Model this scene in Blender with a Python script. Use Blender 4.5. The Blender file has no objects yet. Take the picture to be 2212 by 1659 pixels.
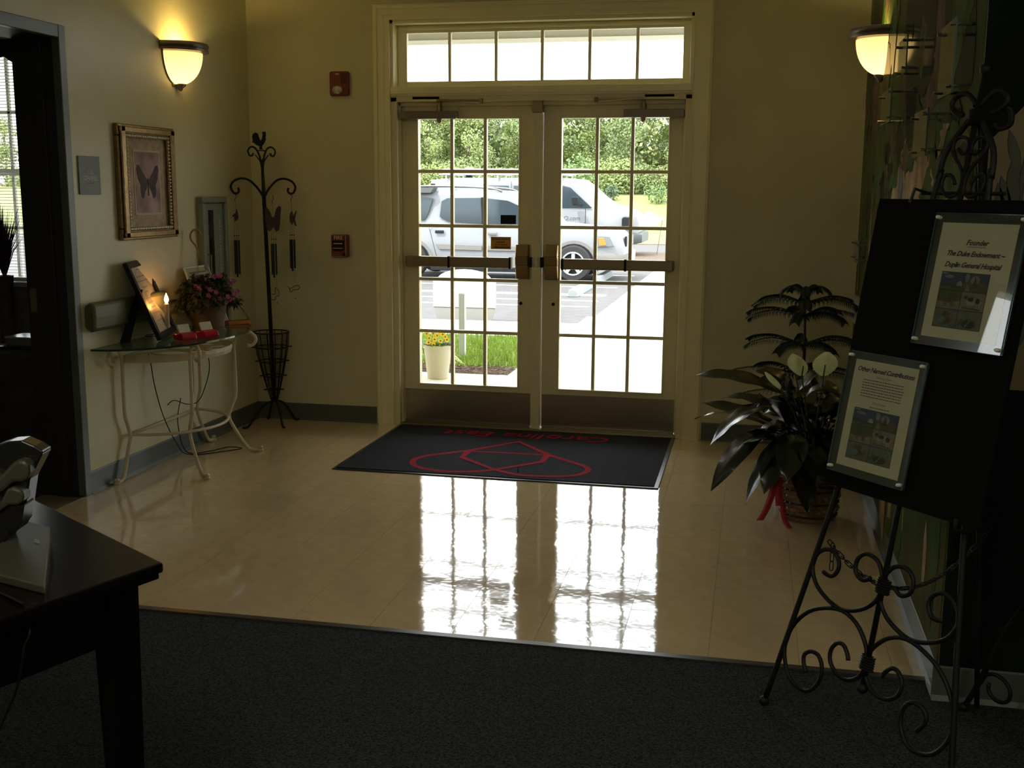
import bpy, math, random
from mathutils import Vector, Matrix
R_ = math.radians
S = bpy.context.scene
COL = S.collection

# ---------------- camera ----------------
CAM = Vector((1.3685, -7.1116, 1.5733)); F = 2415.2
ya, pi_, ro = R_(12.0657), R_(9.8403), R_(.369)
fw = Vector((-math.sin(ya)*math.cos(pi_), math.cos(ya)*math.cos(pi_), -math.sin(pi_)))
r0 = Vector((math.cos(ya), math.sin(ya), 0)); u0 = r0.cross(fw)
rr = r0*math.cos(ro)+u0*math.sin(ro); uu = -r0*math.sin(ro)+u0*math.cos(ro)
cd = bpy.data.cameras.new('camera'); cam = bpy.data.objects.new('camera', cd); COL.objects.link(cam)
M = Matrix.Identity(4)
for i in range(3):
    M[i][0] = rr[i]; M[i][1] = uu[i]; M[i][2] = -fw[i]; M[i][3] = CAM[i]
cam.matrix_world = M
cd.sensor_fit = 'HORIZONTAL'; cd.sensor_width = 36; cd.lens = F*36/2212; cd.clip_start = .05; cd.clip_end = 500
S.camera = cam

# ---------------- view, world, sun, lamps ----------------
S.view_settings.view_transform = 'Standard'; S.view_settings.look = 'None'
S.view_settings.exposure = 1.0; S.view_settings.gamma = 1.0
S.view_settings.use_curve_mapping = False
S.cycles.use_denoising = True
S.cycles.max_bounces = 10; S.cycles.diffuse_bounces = 6; S.cycles.glossy_bounces = 5
S.cycles.transparent_max_bounces = 16; S.cycles.caustics_reflective = False; S.cycles.caustics_refractive = False
S.cycles.sample_clamp_indirect = 6

W = bpy.data.worlds.new('world'); S.world = W; W.use_nodes = True
nt = W.node_tree; nt.nodes.clear()
out = nt.nodes.new('ShaderNodeOutputWorld'); bg = nt.nodes.new('ShaderNodeBackground')
tc = nt.nodes.new('ShaderNodeTexCoord'); nz = nt.nodes.new('ShaderNodeTexNoise'); nz.inputs['Scale'].default_value = 2.5
nz.inputs['Detail'].default_value = 4
rp = nt.nodes.new('ShaderNodeValToRGB')
rp.color_ramp.elements[0].position = .35; rp.color_ramp.elements[0].color = (.86, .93, 1, 1)
rp.color_ramp.elements[1].position = .6; rp.color_ramp.elements[1].color = (1, 1, 1, 1)
nt.links.new(tc.outputs['Generated'], nz.inputs['Vector']); nt.links.new(nz.outputs['Fac'], rp.inputs['Fac'])
nt.links.new(rp.outputs['Color'], bg.inputs['Color']); bg.inputs['Strength'].default_value = SKY = 3.1
nt.links.new(bg.outputs['Background'], out.inputs['Surface'])

sd = bpy.data.lights.new('sun', 'SUN'); sd.energy = 3.2; sd.angle = R_(3); sd.color = (1, .96, .9)
so = bpy.data.objects.new('sun', sd); COL.objects.link(so)
so.rotation_euler = Vector((.35, .75, -1.15)).normalized().to_track_quat('-Z', 'Y').to_euler()

# ---------------- materials ----------------
def mat(name, col, rough=.6, metal=0, spec=.5, noise=0, nscale=8, bump=0, bscale=60, coat=0, emit=None, es=0, sheen=0, col2=None, stretch=None, dist=0.004):
    m = bpy.data.materials.new(name); m.use_nodes = True; t = m.node_tree
    b = t.nodes['Principled BSDF']
    b.inputs['Base Color'].default_value = (*col, 1); b.inputs['Roughness'].default_value = rough
    b.inputs['Metallic'].default_value = metal; b.inputs['Specular IOR Level'].default_value = spec
    b.inputs['Coat Weight'].default_value = coat; b.inputs['Coat Roughness'].default_value = .06
    if sheen: b.inputs['Sheen Weight'].default_value = sheen
    if emit: b.inputs['Emission Color'].default_value = (*emit, 1); b.inputs['Emission Strength'].default_value = es
    if noise or bump:
        c = t.nodes.new('ShaderNodeTexCoord'); mp = t.nodes.new('ShaderNodeMapping')
        t.links.new(c.outputs['Object'], mp.inputs['Vector'])
        if stretch: mp.inputs['Scale'].default_value = stretch
    if noise:
        n = t.nodes.new('ShaderNodeTexNoise'); n.inputs['Scale'].default_value = nscale; n.inputs['Detail'].default_value = 5
        t.links.new(mp.outputs['Vector'], n.inputs['Vector'])
        r = t.nodes.new('ShaderNodeValToRGB'); r.color_ramp.elements[0].position = .32; r.color_ramp.elements[1].position = .68
        c2 = col2 or tuple(x*(1-noise) for x in col)
        r.color_ramp.elements[0].color = (*c2, 1); r.color_ramp.elements[1].color = (*[min(1, x*(1+noise*.4)) for x in col], 1)
        t.links.new(n.outputs['Fac'], r.inputs['Fac']); t.links.new(r.outputs['Color'], b.inputs['Base Color'])
    if bump:
        n = t.nodes.new('ShaderNodeTexNoise'); n.inputs['Scale'].default_value = bscale; n.inputs['Detail'].default_value = 3
        t.links.new(mp.outputs['Vector'], n.inputs['Vector'])
        bu = t.nodes.new('ShaderNodeBump'); bu.inputs['Strength'].default_value = bump; bu.inputs['Distance'].default_value = dist
        t.links.new(n.outputs['Fac'], bu.inputs['Height']); t.links.new(bu.outputs['Normal'], b.inputs['Normal'])
    return m

def leafmat(name, col, tr, rough=.5):
    """thin petal or leaf that lets some light through"""
    m = mat(name, col, rough, noise=.25, nscale=25); t = m.node_tree; b = t.nodes['Principled BSDF']; o = t.nodes['Material Output']
    x = t.nodes.new('ShaderNodeMixShader'); x.inputs['Fac'].default_value = tr; l = t.nodes.new('ShaderNodeBsdfTranslucent'); l.inputs['Color'].default_value = (*col, 1)
    t.links.new(b.outputs[0], x.inputs[1]); t.links.new(l.outputs[0], x.inputs[2]); t.links.new(x.outputs[0], o.inputs['Surface']); return m

def glassmat(name, tint=(1, 1, 1), refl=.08, rough=0.0, ior=1.45, boost=1.0):
    """thin sheet: clear transmission plus a Fresnel reflection"""
    m = bpy.data.materials.new(name); m.use_nodes = True; t = m.node_tree; t.nodes.clear()
    o = t.nodes.new('ShaderNodeOutputMaterial'); mx = t.nodes.new('ShaderNodeMixShader')
    tr = t.nodes.new('ShaderNodeBsdfTransparent'); tr.inputs['Color'].default_value = (*tint, 1)
    g = t.nodes.new('ShaderNodeBsdfGlossy'); g.inputs['Roughness'].default_value = rough
    lw_ = t.nodes.new('ShaderNodeLayerWeight'); lw_.inputs['Blend'].default_value = .5
    pw = t.nodes.new('ShaderNodeMath'); pw.operation = 'POWER'; pw.inputs[1].default_value = 5
    ma = t.nodes.new('ShaderNodeMath'); ma.operation = 'MULTIPLY_ADD'; f0 = ((ior-1)/(ior+1))**2
    ma.inputs[1].default_value = 1-f0; ma.inputs[2].default_value = f0
    t.links.new(lw_.outputs['Facing'], pw.inputs[0]); t.links.new(pw.outputs[0], ma.inputs[0]); t.links.new(ma.outputs[0], mx.inputs['Fac']); t.links.new(tr.outputs[0], mx.inputs[1]); t.links.new(g.outputs[0], mx.inputs[2])
    t.links.new(mx.outputs[0], o.inputs['Surface'])
    return m

WALL = mat('wall_paint', (.60, .575, .385), .42, spec=.4, noise=.06, nscale=3, bump=.12, bscale=220)
CEIL = mat('ceiling_paint', (.75, .73, .62), .8)
TRIM = mat('cream_gloss_trim', (.88, .83, .55), .35, noise=.04, nscale=5)
DOORP = mat('cream_door_paint', (.80, .73, .48), .38, noise=.04, nscale=6)
FRAMEG = mat('grey_green_frame_paint', (.078, .092, .075), .4, noise=.08, nscale=6)
JAMBD = mat('dark_stained_jamb', (.014, .012, .010), .5, noise=.3, nscale=12, stretch=(8, 8, .6))
BASEG = mat('grey_vinyl_cove', (.085, .10, .088), .45, noise=.08)
ALU = mat('brushed_kick_plate', (.42, .36, .28), .32, metal=1, noise=.08, nscale=4, bump=.05, bscale=300, stretch=(1, 1, 30))
BRONZE = mat('bronze_metal', (.30, .24, .15), .38, metal=1)
BRASSD = mat('satin_brass', (.42, .30, .13), .3, metal=1)
CHROME = mat('chrome', (.8, .8, .8), .12, metal=1)
BLACKP = mat('black_plastic', (.008, .008, .008), .45, spec=.2)
IRON = mat('black_iron', (.009, .009, .009), .5, spec=.3, noise=.3, nscale=40, bump=.2, bscale=120)
DARKG = mat('dark_stair_stripe', (.02, .02, .02), .6)
GLASS = glassmat('window_glass', (.97, .985, .98), ior=1.35)
WHITEM = mat('white_print', (.75, .74, .66), .6)
SIGNG = mat('grey_sign_plastic', (.12, .13, .13), .5, noise=.05)
REDP = mat('red_alarm_plastic', (.16, .012, .015), .35)
CARPET = mat('charcoal_loop_carpet', (.045, .05, .05), .95, spec=.1, noise=.75, nscale=150, bump=1, bscale=150, col2=(.006, .008, .009))
MATB = mat('charcoal_mat_pile', (.035, .036, .046), .95, spec=.1, noise=.5, nscale=150, bump=.8, bscale=300)
MATR = mat('red_mat_pile', (.42, .012, .03), .9, spec=.1, noise=.25, nscale=150, bump=.8, bscale=300)
RUBBER = mat('black_rubber_edge', (.015, .015, .017), .35)

# ---------------- mesh helpers ----------------
ORG = {}
def tag(o, label=None, cat=None, group=None, kind=None):
    if label: o['label'] = label
    if cat: o['category'] = cat
    if group: o['group'] = group
    if kind: o['kind'] = kind
    return o
def thing(name, label, cat, loc=(0, 0, 0), group=None, kind=None):
    o = bpy.data.objects.new(name, None); COL.objects.link(o); o.location = loc; o.empty_display_size = .05
    ORG[o.name] = Vector(loc); tag(o, label, cat, group, kind); return o
def copy_tree(o, dloc, parent=None):
    c = o.copy(); COL.objects.link(c)
    if parent: c.parent = parent
    else: c.location = o.location + Vector(dloc)
    for ch in list(o.children): copy_tree(ch, dloc, c)
    return c
def crom(pts, n=6, closed=False):
    P = [Vector(p) for p in pts]
    if len(P) < 3: return P
    o = []; L = len(P); rng = range(L if closed else L-1)
    for i in rng:
        g = (lambda k: P[k % L]) if closed else (lambda k: P[max(0, min(L-1, k))])
        a, b, c, d = g(i-1), g(i), g(i+1), g(i+2)
        for k in range(n):
            t = k/n
            o.append(.5*((2*b)+(c-a)*t+(2*a-5*b+4*c-d)*t*t+(3*b-a-3*c+d)*t**3))
    if not closed: o.append(P[-1])
    return o
class MB:
    def __init__(s): s.v = []; s.f = []
    def add(s, vs, fs):
        k = len(s.v); s.v += [Vector(v) for v in vs]; s.f += [tuple(i+k for i in f) for f in fs]; return s
    def box(s, x0, x1, y0, y1, z0, z1):
        return s.add([(x, y, z) for x in (x0, x1) for y in (y0, y1) for z in (z0, z1)],
                     [(0, 1, 3, 2), (4, 6, 7, 5), (0, 4, 5, 1), (2, 3, 7, 6), (0, 2, 6, 4), (1, 5, 7, 3)])
    def hexa(s, a, b):  # two quads (lists of 4 points), bottom and top
        return s.add(list(a)+list(b), [(3, 2, 1, 0), (4, 5, 6, 7), (0, 1, 5, 4), (1, 2, 6, 5), (2, 3, 7, 6), (3, 0, 4, 7)])
    def obox(s, o, ex, ey, ez, hx, hy, hz):
        o = Vector(o); ex, ey, ez = Vector(ex)*hx, Vector(ey)*hy, Vector(ez)*hz
        a = [o-ex-ey-ez, o+ex-ey-ez, o+ex+ey-ez, o-ex+ey-ez]; return s.hexa(a, [p+2*ez for p in a])
    def tube(s, pts, r, n=8, closed=False, flat=1.0):
        P = [Vector(p) for p in pts]; L = len(P); k = len(s.v); up = None
        rs = r if isinstance(r, (list, tuple)) else [r]*L
        for i, p in enumerate(P):
            if closed: d = P[(i+1) % L]-P[i-1]
            else: d = P[min(L-1, i+1)]-P[max(0, i-1)]
            if d.length < 1e-9: d = Vector((0, 0, 1))
            d.normalize()
            if up is None: up = Vector((0, 0, 1)) if abs(d.z) < .9 else Vector((1, 0, 0))
            a = d.cross(up); a.normalize(); b = a.cross(d); up = b
            for j in range(n):
                t = 2*math.pi*j/n; s.v.append(p+a*math.cos(t)*rs[i]+b*math.sin(t)*rs[i]*flat)
        for i in range(L if closed else L-1):
            i2 = (i+1) % L
            for j in range(n): s.f.append((k+i*n+j, k+i*n+(j+1) % n, k+i2*n+(j+1) % n, k+i2*n+j))
        if not closed:
            s.f.append(tuple(k+j for j in range(n))[::-1]); s.f.append(tuple(k+(L-1)*n+j for j in range(n)))
        return s
    def lathe(s, prof, c, n=20, ax=(0, 0, 1), a0=0, a1=360):
        c = Vector(c); z = Vector(ax).normalized(); x = z.orthogonal().normalized() if abs(z.z) < .99 else Vector((1, 0, 0)); y = z.cross(x)
        full = abs(a1-a0) >= 360; m = n if full else n+1; k = len(s.v)
        for r, h in prof:
            for j in range(m):
                t = R_(a0+(a1-a0)*j/n); s.v.append(c+z*h+(x*math.cos(t)+y*math.sin(t))*max(r, 1e-4))
        for i in range(len(prof)-1):
            for j in range(n if full else n):
                j2 = (j+1) % m
                s.f.append((k+i*m+j, k+i*m+j2, k+(i+1)*m+j2, k+(i+1)*m+j))
        return s
    def ball(s, c, r, n=10, sc=(1, 1, 1)):
        k = len(s.v); c = Vector(c); m = max(4, n//2)
        for i in range(m+1):
            th = math.pi*i/m
            for j in range(n):
                t = 2*math.pi*j/n
                s.v.append(c+Vector((max(math.sin(th), 1e-3)*math.cos(t)*r*sc[0], max(math.sin(th), 1e-3)*math.sin(t)*r*sc[1], math.cos(th)*r*sc[2])))
        for i in range(m):
            for j in range(n): s.f.append((k+i*n+j, k+(i+1)*n+j, k+(i+1)*n+(j+1) % n, k+i*n+(j+1) % n))
        return s
    def prism(s, poly, o, ex, ey, d):
        """polygon in (ex,ey) pushed out along ex x ey by d"""
        o = Vector(o); ex = Vector(ex); ey = Vector(ey); ez = ex.cross(ey).normalized(); n = len(poly)
        a = [o+ex*p[0]+ey*p[1] for p in poly]; b = [p+ez*d for p in a]
        return s.add(a+b, [tuple(range(n))[::-1], tuple(range(n, 2*n))]+[(i, (i+1) % n, n+(i+1) % n, n+i) for i in range(n)])
    def build(s, name, m, parent=None, smooth=False, bevel=0, sub=0, kind=None, label=None):
        off = ORG.get(parent.name, Vector((0, 0, 0))) if parent else Vector((0, 0, 0))
        me = bpy.data.meshes.new(name); me.from_pydata([tuple(v-off) for v in s.v], [], s.f); me.update()
        if m: me.materials.append(m)
        if smooth:
            for p in me.polygons: p.use_smooth = True
        o = bpy.data.objects.new(name, me); COL.objects.link(o)
        if parent:
            o.parent = parent; ORG[o.name] = off
        else: ORG[o.name] = Vector((0, 0, 0))
        if smooth == 'auto':
            try: me.set_sharp_from_angle(angle=R_(35))
            except Exception: pass
        if bevel:
            b = o.modifiers.new('bevel', 'BEVEL'); b.width = bevel; b.segments = 2; b.limit_method = 'ANGLE'; b.angle_limit = R_(40)
        if sub:
            b = o.modifiers.new('sub', 'SUBSURF'); b.levels = sub; b.render_levels = sub
        tag(o, label=label, kind=kind); return o
def struct(mb, name, m, parent=None, **k):
    o = mb.build(name, m, parent, **k)
    if not parent: o['kind'] = 'structure'
    return o
def text_mesh(body, size, align='CENTER', shear=0, off=0, spacing=1):
    c = bpy.data.curves.new('t', 'FONT'); c.body = body; c.size = size; c.align_x = align; c.shear = shear; c.offset = off
    c.space_character = spacing; c.resolution_u = 2
    o = bpy.data.objects.new('t', c); COL.objects.link(o); bpy.context.view_layer.update()
    e = o.evaluated_get(bpy.context.evaluated_depsgraph_get()); me = e.to_mesh()
    v = [tuple(q.co) for q in me.vertices]; f = [tuple(p.vertices) for p in me.polygons]
    e.to_mesh_clear(); bpy.data.objects.remove(o); bpy.data.curves.remove(c); return v, f
def text(body, size, o, ex, ey, m, parent, name='lettering', lift=.0008, **k):
    v, f = text_mesh(body, size, **k); o = Vector(o); ex = Vector(ex); ey = Vector(ey); n = ex.cross(ey).normalized()
    return MB().add([o+ex*p[0]+ey*p[1]+n*lift for p in v], f).build(name, m, parent)
def ribbon2(pts, w, closed=False):
    P = [Vector((p[0], p[1])) for p in pts]; L = len(P); a = []; b = []
    for i in range(L):
        p0 = P[i-1] if (i or closed) else P[i]; p1 = P[(i+1) % L] if (i < L-1 or closed) else P[i]
        d = (p1-p0); d = d.normalized() if d.length > 1e-9 else Vector((1, 0)); n = Vector((-d.y, d.x))*w/2
        a.append(P[i]+n); b.append(P[i]-n)
    return a, b
def strip(pts, w, o, ex, ey, mb, closed=False, d=.002):
    """flat band that follows a 2-D path"""
    a, b = ribbon2(pts, w, closed); L = len(a); o = Vector(o); ex = Vector(ex); ey = Vector(ey); n = ex.cross(ey).normalized()*d
    A = [o+ex*p.x+ey*p.y+n for p in a]; B = [o+ex*p.x+ey*p.y+n for p in b]
    mb.add(A+B, [(i, L+i, L+(i+1) % L, (i+1) % L) for i in range(L if closed else L-1)])
rnd = random.Random(7)
# ---------------- room shell ----------------
XL, XR, YC, ZC = -1.955, 1.99, -3.60, 3.05
YF = -3.45
# floor: slab with single tiles
tilemats = [mat('vinyl_tile_'+n, c, .045, spec=.6, noise=.08, nscale=14, bump=.085, bscale=6.5, dist=.02, coat=.7) for n, c in
            (('tan', (.72, .56, .345)), ('light', (.735, .575, .355)), ('deep', (.705, .545, .335)))]
fl = struct(MB().box(XL-.25, XR, YF, .12, -.1, -.006), 'floor', mat('tile_joint', (.16, .12, .075), .7))
tw = .305; ys = []; y = 0.0
tiles = {}
for i in range(-8, 8):
    for j in range(12):
        x0 = .36+i*tw; x1 = x0+tw; y1 = -j*tw; y0 = y1-tw
        x0 = max(x0, XL); x1 = min(x1, XR); y0 = max(y0, YF)
        if x1-x0 < .02 or y1-y0 < .02: continue
        g = .0006; w, h = round(x1-x0-2*g, 4), round(y1-y0-2*g, 4)
        key = (w, h, rnd.randrange(3))
        if key not in tiles:
            mb = MB().box(0, w, 0, h, -.006, 0); o = mb.build('tile', tilemats[key[2]], fl, bevel=0); tiles[key] = o
        else:
            o = tiles[key].copy(); COL.objects.link(o)
        o.location = (x0+g, y0+g, 0)
        o.rotation_euler = (rnd.uniform(-1, 1)*.0011, rnd.uniform(-1, 1)*.0011, 0)
cf = struct(MB().box(-2.2, 6, -10, YF-.02, -.1, 0.002), 'floor_carpet', CARPET)
struct(MB().box(-2.2, XR+.01, YF-.025, YF+.006, -.02, .006), 'trim_carpet_edge', mat('carpet_reducer', (.05, .045, .04), .3))
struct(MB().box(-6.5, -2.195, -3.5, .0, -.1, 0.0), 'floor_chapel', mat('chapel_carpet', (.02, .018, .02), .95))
struct(MB().box(XL-.3, 6, -10.2, .4, ZC, ZC+.25), 'ceiling', CEIL)
struct(MB().box(-6.7, XL-.3, -3.7, .4, ZC, ZC+.25), 'ceiling_chapel', CEIL)
# back wall with door opening
bw = MB()
bw.box(XL, -.975, 0, .22, 0, ZC); bw.box(.975, XR+.2, 0, .22, 0, ZC); bw.box(-.975, .975, 0, .22, 2.65, ZC)
struct(bw, 'wall_back', WALL)
# left wall with chapel doorway
DY0, DY1, DZ = -2.055, -3.05, 2.344
lw = MB(); lw.box(XL-.24, XL, DY0, .22, 0, ZC); lw.box(XL-.24, XL, -4.2, DY1, 0, ZC); lw.box(XL-.24, XL, -10, -4.55, 0, ZC); lw.box(XL-.24, XL, -4.55, -4.2, 0, 1.2); lw.box(XL-.24, XL, -4.55, -4.2, 2.25, ZC); lw.box(XL-.24, XL, DY1, DY0, DZ, ZC)
struct(lw, 'wall_left', WALL)
fr = MB()
x0, x1 = XL-.25, XL+.012
fr.box(XL-.03, x1, DY0-.055, DY0, 0, DZ); fr.box(XL-.03, x1, DY1, DY1+.055, 0, DZ); fr.box(XL-.03, x1, DY1+.055, DY0-.055, DZ-.06, DZ)
dfo = struct(fr, 'door_1', FRAMEG, bevel=.004); tag(dfo)
jm = MB(); jm.box(x0, XL-.03, DY0-.055, DY0-.0, 0, DZ-.0); jm.box(x0, XL-.03, DY1, DY1+.055, 0, DZ); jm.box(x0, XL-.03, DY1+.055, DY0-.055, DZ-.06, DZ)
jm.build('jamb', JAMBD, dfo)
MB().box(XL-.14, XL-.08, DY0-.07, DY0-.055, 0, DZ-.06).build('door_stop', JAMBD, dfo, bevel=.002)
MB().box(XL-.235, XL-.20, DY0-.058, DY0-.0545, .95, 1.07).build('strike_plate', BRONZE, dfo)
# right wall + return wall facing the camera
struct(MB().box(XR, XR+.2, YC, .22, 0, ZC), 'wall_right', WALL)
struct(MB().box(XR+.2, 6, YC, YC+.2, 0, ZC), 'wall_right_return', WALL)
struct(MB().box(-6.7, 6, -10.2, -10, 0, ZC), 'wall_rear', WALL)
struct(MB().box(5.8, 6, -10, YC, 0, ZC), 'wall_far_right', WALL)
# chapel shell and window opening
CW0, CW1, CZ0, CZ1 = -4.75, -3.60, .90, 2.60
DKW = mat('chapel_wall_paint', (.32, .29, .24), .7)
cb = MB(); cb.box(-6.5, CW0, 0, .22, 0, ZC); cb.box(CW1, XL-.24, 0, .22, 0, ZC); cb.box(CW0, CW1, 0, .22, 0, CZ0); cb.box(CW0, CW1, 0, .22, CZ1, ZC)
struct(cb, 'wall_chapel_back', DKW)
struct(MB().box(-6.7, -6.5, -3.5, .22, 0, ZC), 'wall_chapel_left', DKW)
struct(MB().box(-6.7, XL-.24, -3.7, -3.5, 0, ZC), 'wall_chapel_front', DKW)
# baseboards
def base(pts, name):
    mb = MB()
    for (a, b, n) in pts:
        a = Vector(a); b = Vector(b); n = Vector(n); z = Vector((0, 0, 1))
        prof = [(0.0, .0), (.016, 0), (.014, .004), (.006, .018), (.005, .108), (.003, .114), (0, .115)]
        d = (b-a); L = d.length; d.normalize()
        mb.prism([(p[0], p[1]) for p in prof], a, n, z, L if n.cross(z).dot(d) > 0 else -L)
    return struct(mb, name, BASEG)
base([((XL, 0, 0), (XL, DY0, 0), (1, 0, 0))], 'baseboard_left')
base([((XL, DY1, 0), (XL, -10, 0), (1, 0, 0))], 'baseboard_left_near')
base([((XL, 0, 0), (-1.09, 0, 0), (0, -1, 0)), ((1.09, 0, 0), (XR, 0, 0), (0, -1, 0))], 'baseboard_back')
base([((XR, 0, 0), (XR, YC, 0), (-1, 0, 0))], 'baseboard_right')
base([((XR-.016, YC, 0), (5.8, YC, 0), (0, -1, 0))], 'baseboard_return')
# door casing (profiled) around doors and transom
A, B, T1, T2 = 1.079, .965, 2.735, 2.638
cs = MB()
steps = [(A, T1, .012), (A-.012, T1-.012, .030), (A-.030, T1-.028, .022), (A-.075, T1-.066, .018), (B+.006, T2+.006, .026)]
for k in range(len(steps)):
    a0, t0, d = steps[k]; a1, t1 = (steps[k+1][0], steps[k+1][1]) if k+1 < len(steps) else (B, T2)
    cs.box(-a0, -a1, -d, 0, 0, t0); cs.box(a1, a0, -d, 0, 0, t0); cs.box(-a1, a1, -d, 0, t1, t0)
struct(cs, 'trim_1', TRIM)
# transom box: recessed jambs, sill, sash, six panes
tb = MB()
tb.box(-.975, -.945, -.005, .2, 2.16, 2.65); tb.box(.945, .975, -.005, .2, 2.16, 2.65); tb.box(-.975, .975, -.005, .2, 2.615, 2.65)
tb.box(-.965, .965, -.022, .2, 2.178, 2.222)
tb.box(-.965, .965, -.012, .05, 2.165, 2.182)
w1 = struct(tb, 'window_1', TRIM, bevel=.003)
sh = MB(); sh.box(-.945, -.883, .09, .13, 2.222, 2.615); sh.box(.895, .945, .09, .13, 2.222, 2.615)
sh.box(-.883, .895, .09, .13, 2.567, 2.615); sh.box(-.883, .895, .09, .13, 2.222, 2.264)
for d in (0.015,): sh.box(-.93, .93, .075, .09, 2.585, 2.6)
sh.build('sash', TRIM, w1, bevel=.004)
tx = [-.883, -.598, -.291, .009, .313, .613, .895]
for x in tx[1:-1]: MB().box(x-.010, x+.010, .095, .125, 2.264, 2.567).build('muntin', TRIM, w1, bevel=.003)
for a, b in zip(tx[:-1], tx[1:]): MB().box(a-.004, b+.004, .107, .111, 2.262, 2.569).build('pane', GLASS, w1)
# door frame (head, jambs, mullion, threshold)
df = MB()
df.box(-.975, -.925, .0, .2, 0, 2.16); df.box(.925, .975, .0, .2, 0, 2.16)
df.box(-.94, -.915, .045, .2, 0, 2.16); df.box(.915, .94, .045, .2, 0, 2.16)
df.box(-.975, .975, .0, .2, 2.13, 2.18); df.box(-.94, .94, .045, .2, 2.105, 2.14)
d2 = struct(df, 'door_2', DOORP, bevel=.003)
MB().box(-.034, .026, .03, .12, 0, 2.06).build('mullion', DOORP, d2, bevel=.004)
MB().box(-.04, .03, .022, .1, 2.06, 2.135).build('mullion_cap', BRONZE, d2, bevel=.003)
MB().box(-.925, .925, .0, .2, .0, .012).build('threshold', BRONZE, d2, bevel=.003)
MB().box(-.925, .925, -.02, .02, .0, .006).build('floor_trim_strip', mat('brass_strip', (.35, .27, .12), .35, metal=1), d2)
def leaf(x0, x1, g0, g1, hinge, side, label):
    t = thing('glazed_door', label, 'door', ((x0+x1)/2, .08, 0))
    Y0, Y1 = .075, .12
    b = MB(); b.box(x0, g0-.012, Y0, Y1, .02, 2.105); b.box(g1+.012, x1, Y0, Y1, .02, 2.105)
    b.box(g0-.012, g1+.012, Y0, Y1, 2.037, 2.105); b.box(g0-.012, g1+.012, Y0, Y1, .02, .268)
    b.build('slab', DOORP, t, bevel=.002)
    bd = MB()
    for (a, c, d, e) in ((g0-.014, g0, .266, 2.039), (g1, g1+.014, .266, 2.039), (g0, g1, 2.025, 2.039), (g0, g1, .266, .28)):
        bd.box(a, c, Y0-.006, Y1+.006, d, e)
    bd.build('glazing_bead', DOORP, t, bevel=.003)
    gw = (g1-g0)/3; zs = [.28, .636, .985, 1.338, 1.691, 2.025]
    for i in (1, 2): MB().box(g0+gw*i-.011, g0+gw*i+.011, Y0+.004, Y1-.004, .28, 2.025).build('muntin', DOORP, t, bevel=.004)
    for z in zs[1:-1]: MB().box(g0, g1, Y0+.006, Y1-.006, z-.011, z+.011).build('muntin', DOORP, t, bevel=.004)
    for i in range(3):
        for j in range(5):
            MB().box(g0+gw*i, g0+gw*(i+1), .096, .1, zs[j], zs[j+1]).build('pane', GLASS, t)
    k = MB().box(x0+.006, x1-.006, Y0-.0015, Y0, .026, .240).build('kick_plate', ALU, t)
    sc = MB()
    for i in range(5):
        for z in (.034, .232): sc.ball((x0+.03+i*(x1-x0-.06)/4, Y0-.002, z), .004, 6)
    sc.build('screw', BRONZE, k)
    MB().box(x0+.006, x1-.006, Y0-.012, Y0+.02, .012, .026).build('door_sweep', mat('sweep', (.3, .27, .2), .35, metal=1), t)
    # panic bar
    a, c = (x0+.035, x1-.13) if side < 0 else (x0+.13, x1-.035)
    pb = MB().box(a, c, .0, .055, 1.072, 1.14).build('push_bar', BRONZE, t, bevel=.008)
    for q in ((a+.29, c-.012) if side < 0 else (a+.006, c-.31)):
        MB().box(q, q+.014, -.004, .058, 1.068, 1.144).build('bar_collar', BLACKP, pb, bevel=.002)
    MB().box(a, a+.03, .03, .08, 1.078, 1.134).build('end_bracket', BRONZE, pb); MB().box(c-.03, c, .03, .08, 1.078, 1.134).build('end_bracket', BRONZE, pb)
    hx0, hx1 = (x1-.118, x1-.008) if side < 0 else (x0+.008, x0+.118)
    mb = MB()
    zz = [(1.0, .02), (1.09, .05), (1.15, .055), (1.225, .03)]
    P = []
    for z, d in zz: P.append([(hx0+.008, Y0, z), (hx1-.008, Y0, z), (hx1-.014, Y0-d, z), (hx0+.014, Y0-d, z)])
    for q in range(3): mb.hexa(P[q], P[q+1])
    mb.build('latch_case', BRASSD, t, bevel=.004)
    xx = x1-.01 if side < 0 else x0-.03
    MB().box(xx, xx+.04, .03, .075, 1.08, 1.145).build('latch_bolt', BLACKP, t)
    MB().lathe([(0, .0), (.011, 0), (.011, .006), (0, .008)], ((x1-.075 if side < 0 else x0+.075), Y0, .84), 12, (0, -1, 0)).build('cylinder_plug', BLACKP, t)
    # closer
    c0, c1 = (x0+.005, x0+.385) if side < 0 else (x1-.37, x1+.005)
    cl = MB().box(c0, c1, .0, .06, 2.022, 2.072).build('closer', mat('closer_cover', (.22, .19, .15), .4, metal=.6), t, bevel=.004)
    MB().box(c0+.02, c1, .055, .075, 2.07, 2.115).build('closer_plate', DOORP, cl)
    cx = c0+.26 if side < 0 else c0+.12
    MB().lathe([(.016, 0), (.016, .04), (.01, .04), (.01, .062)], (cx, .035, 2.07), 12).build('closer_spindle', BRONZE, cl, smooth='auto')
    MB().lathe([(.018, 0), (.018, -.02), (.008, -.03), (0, -.03)], (cx, .03, 2.024), 12).build('closer_cap', BRONZE, cl, smooth='auto')
    ex = cx+.29 if side < 0 else cx-.29
    jx = cx-.09 if side < 0 else cx+.09
    am = MB(); am.obox(((cx+ex)/2, .0, 2.135), (1, 0, 0), (0, 1, 0), (0, 0, 1), .15, .012, .006)
    am.tube([(ex, -.01, 2.125), (jx, .01, 2.147)], .006, 8); am.tube([(ex, -.01, 2.115), (ex, -.01, 2.145)], .012, 10)
    am.box(jx-.08, jx+.10, .0, .03, 2.145, 2.16)
    am.build('closer_arm', BRONZE, cl)
    return t
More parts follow.
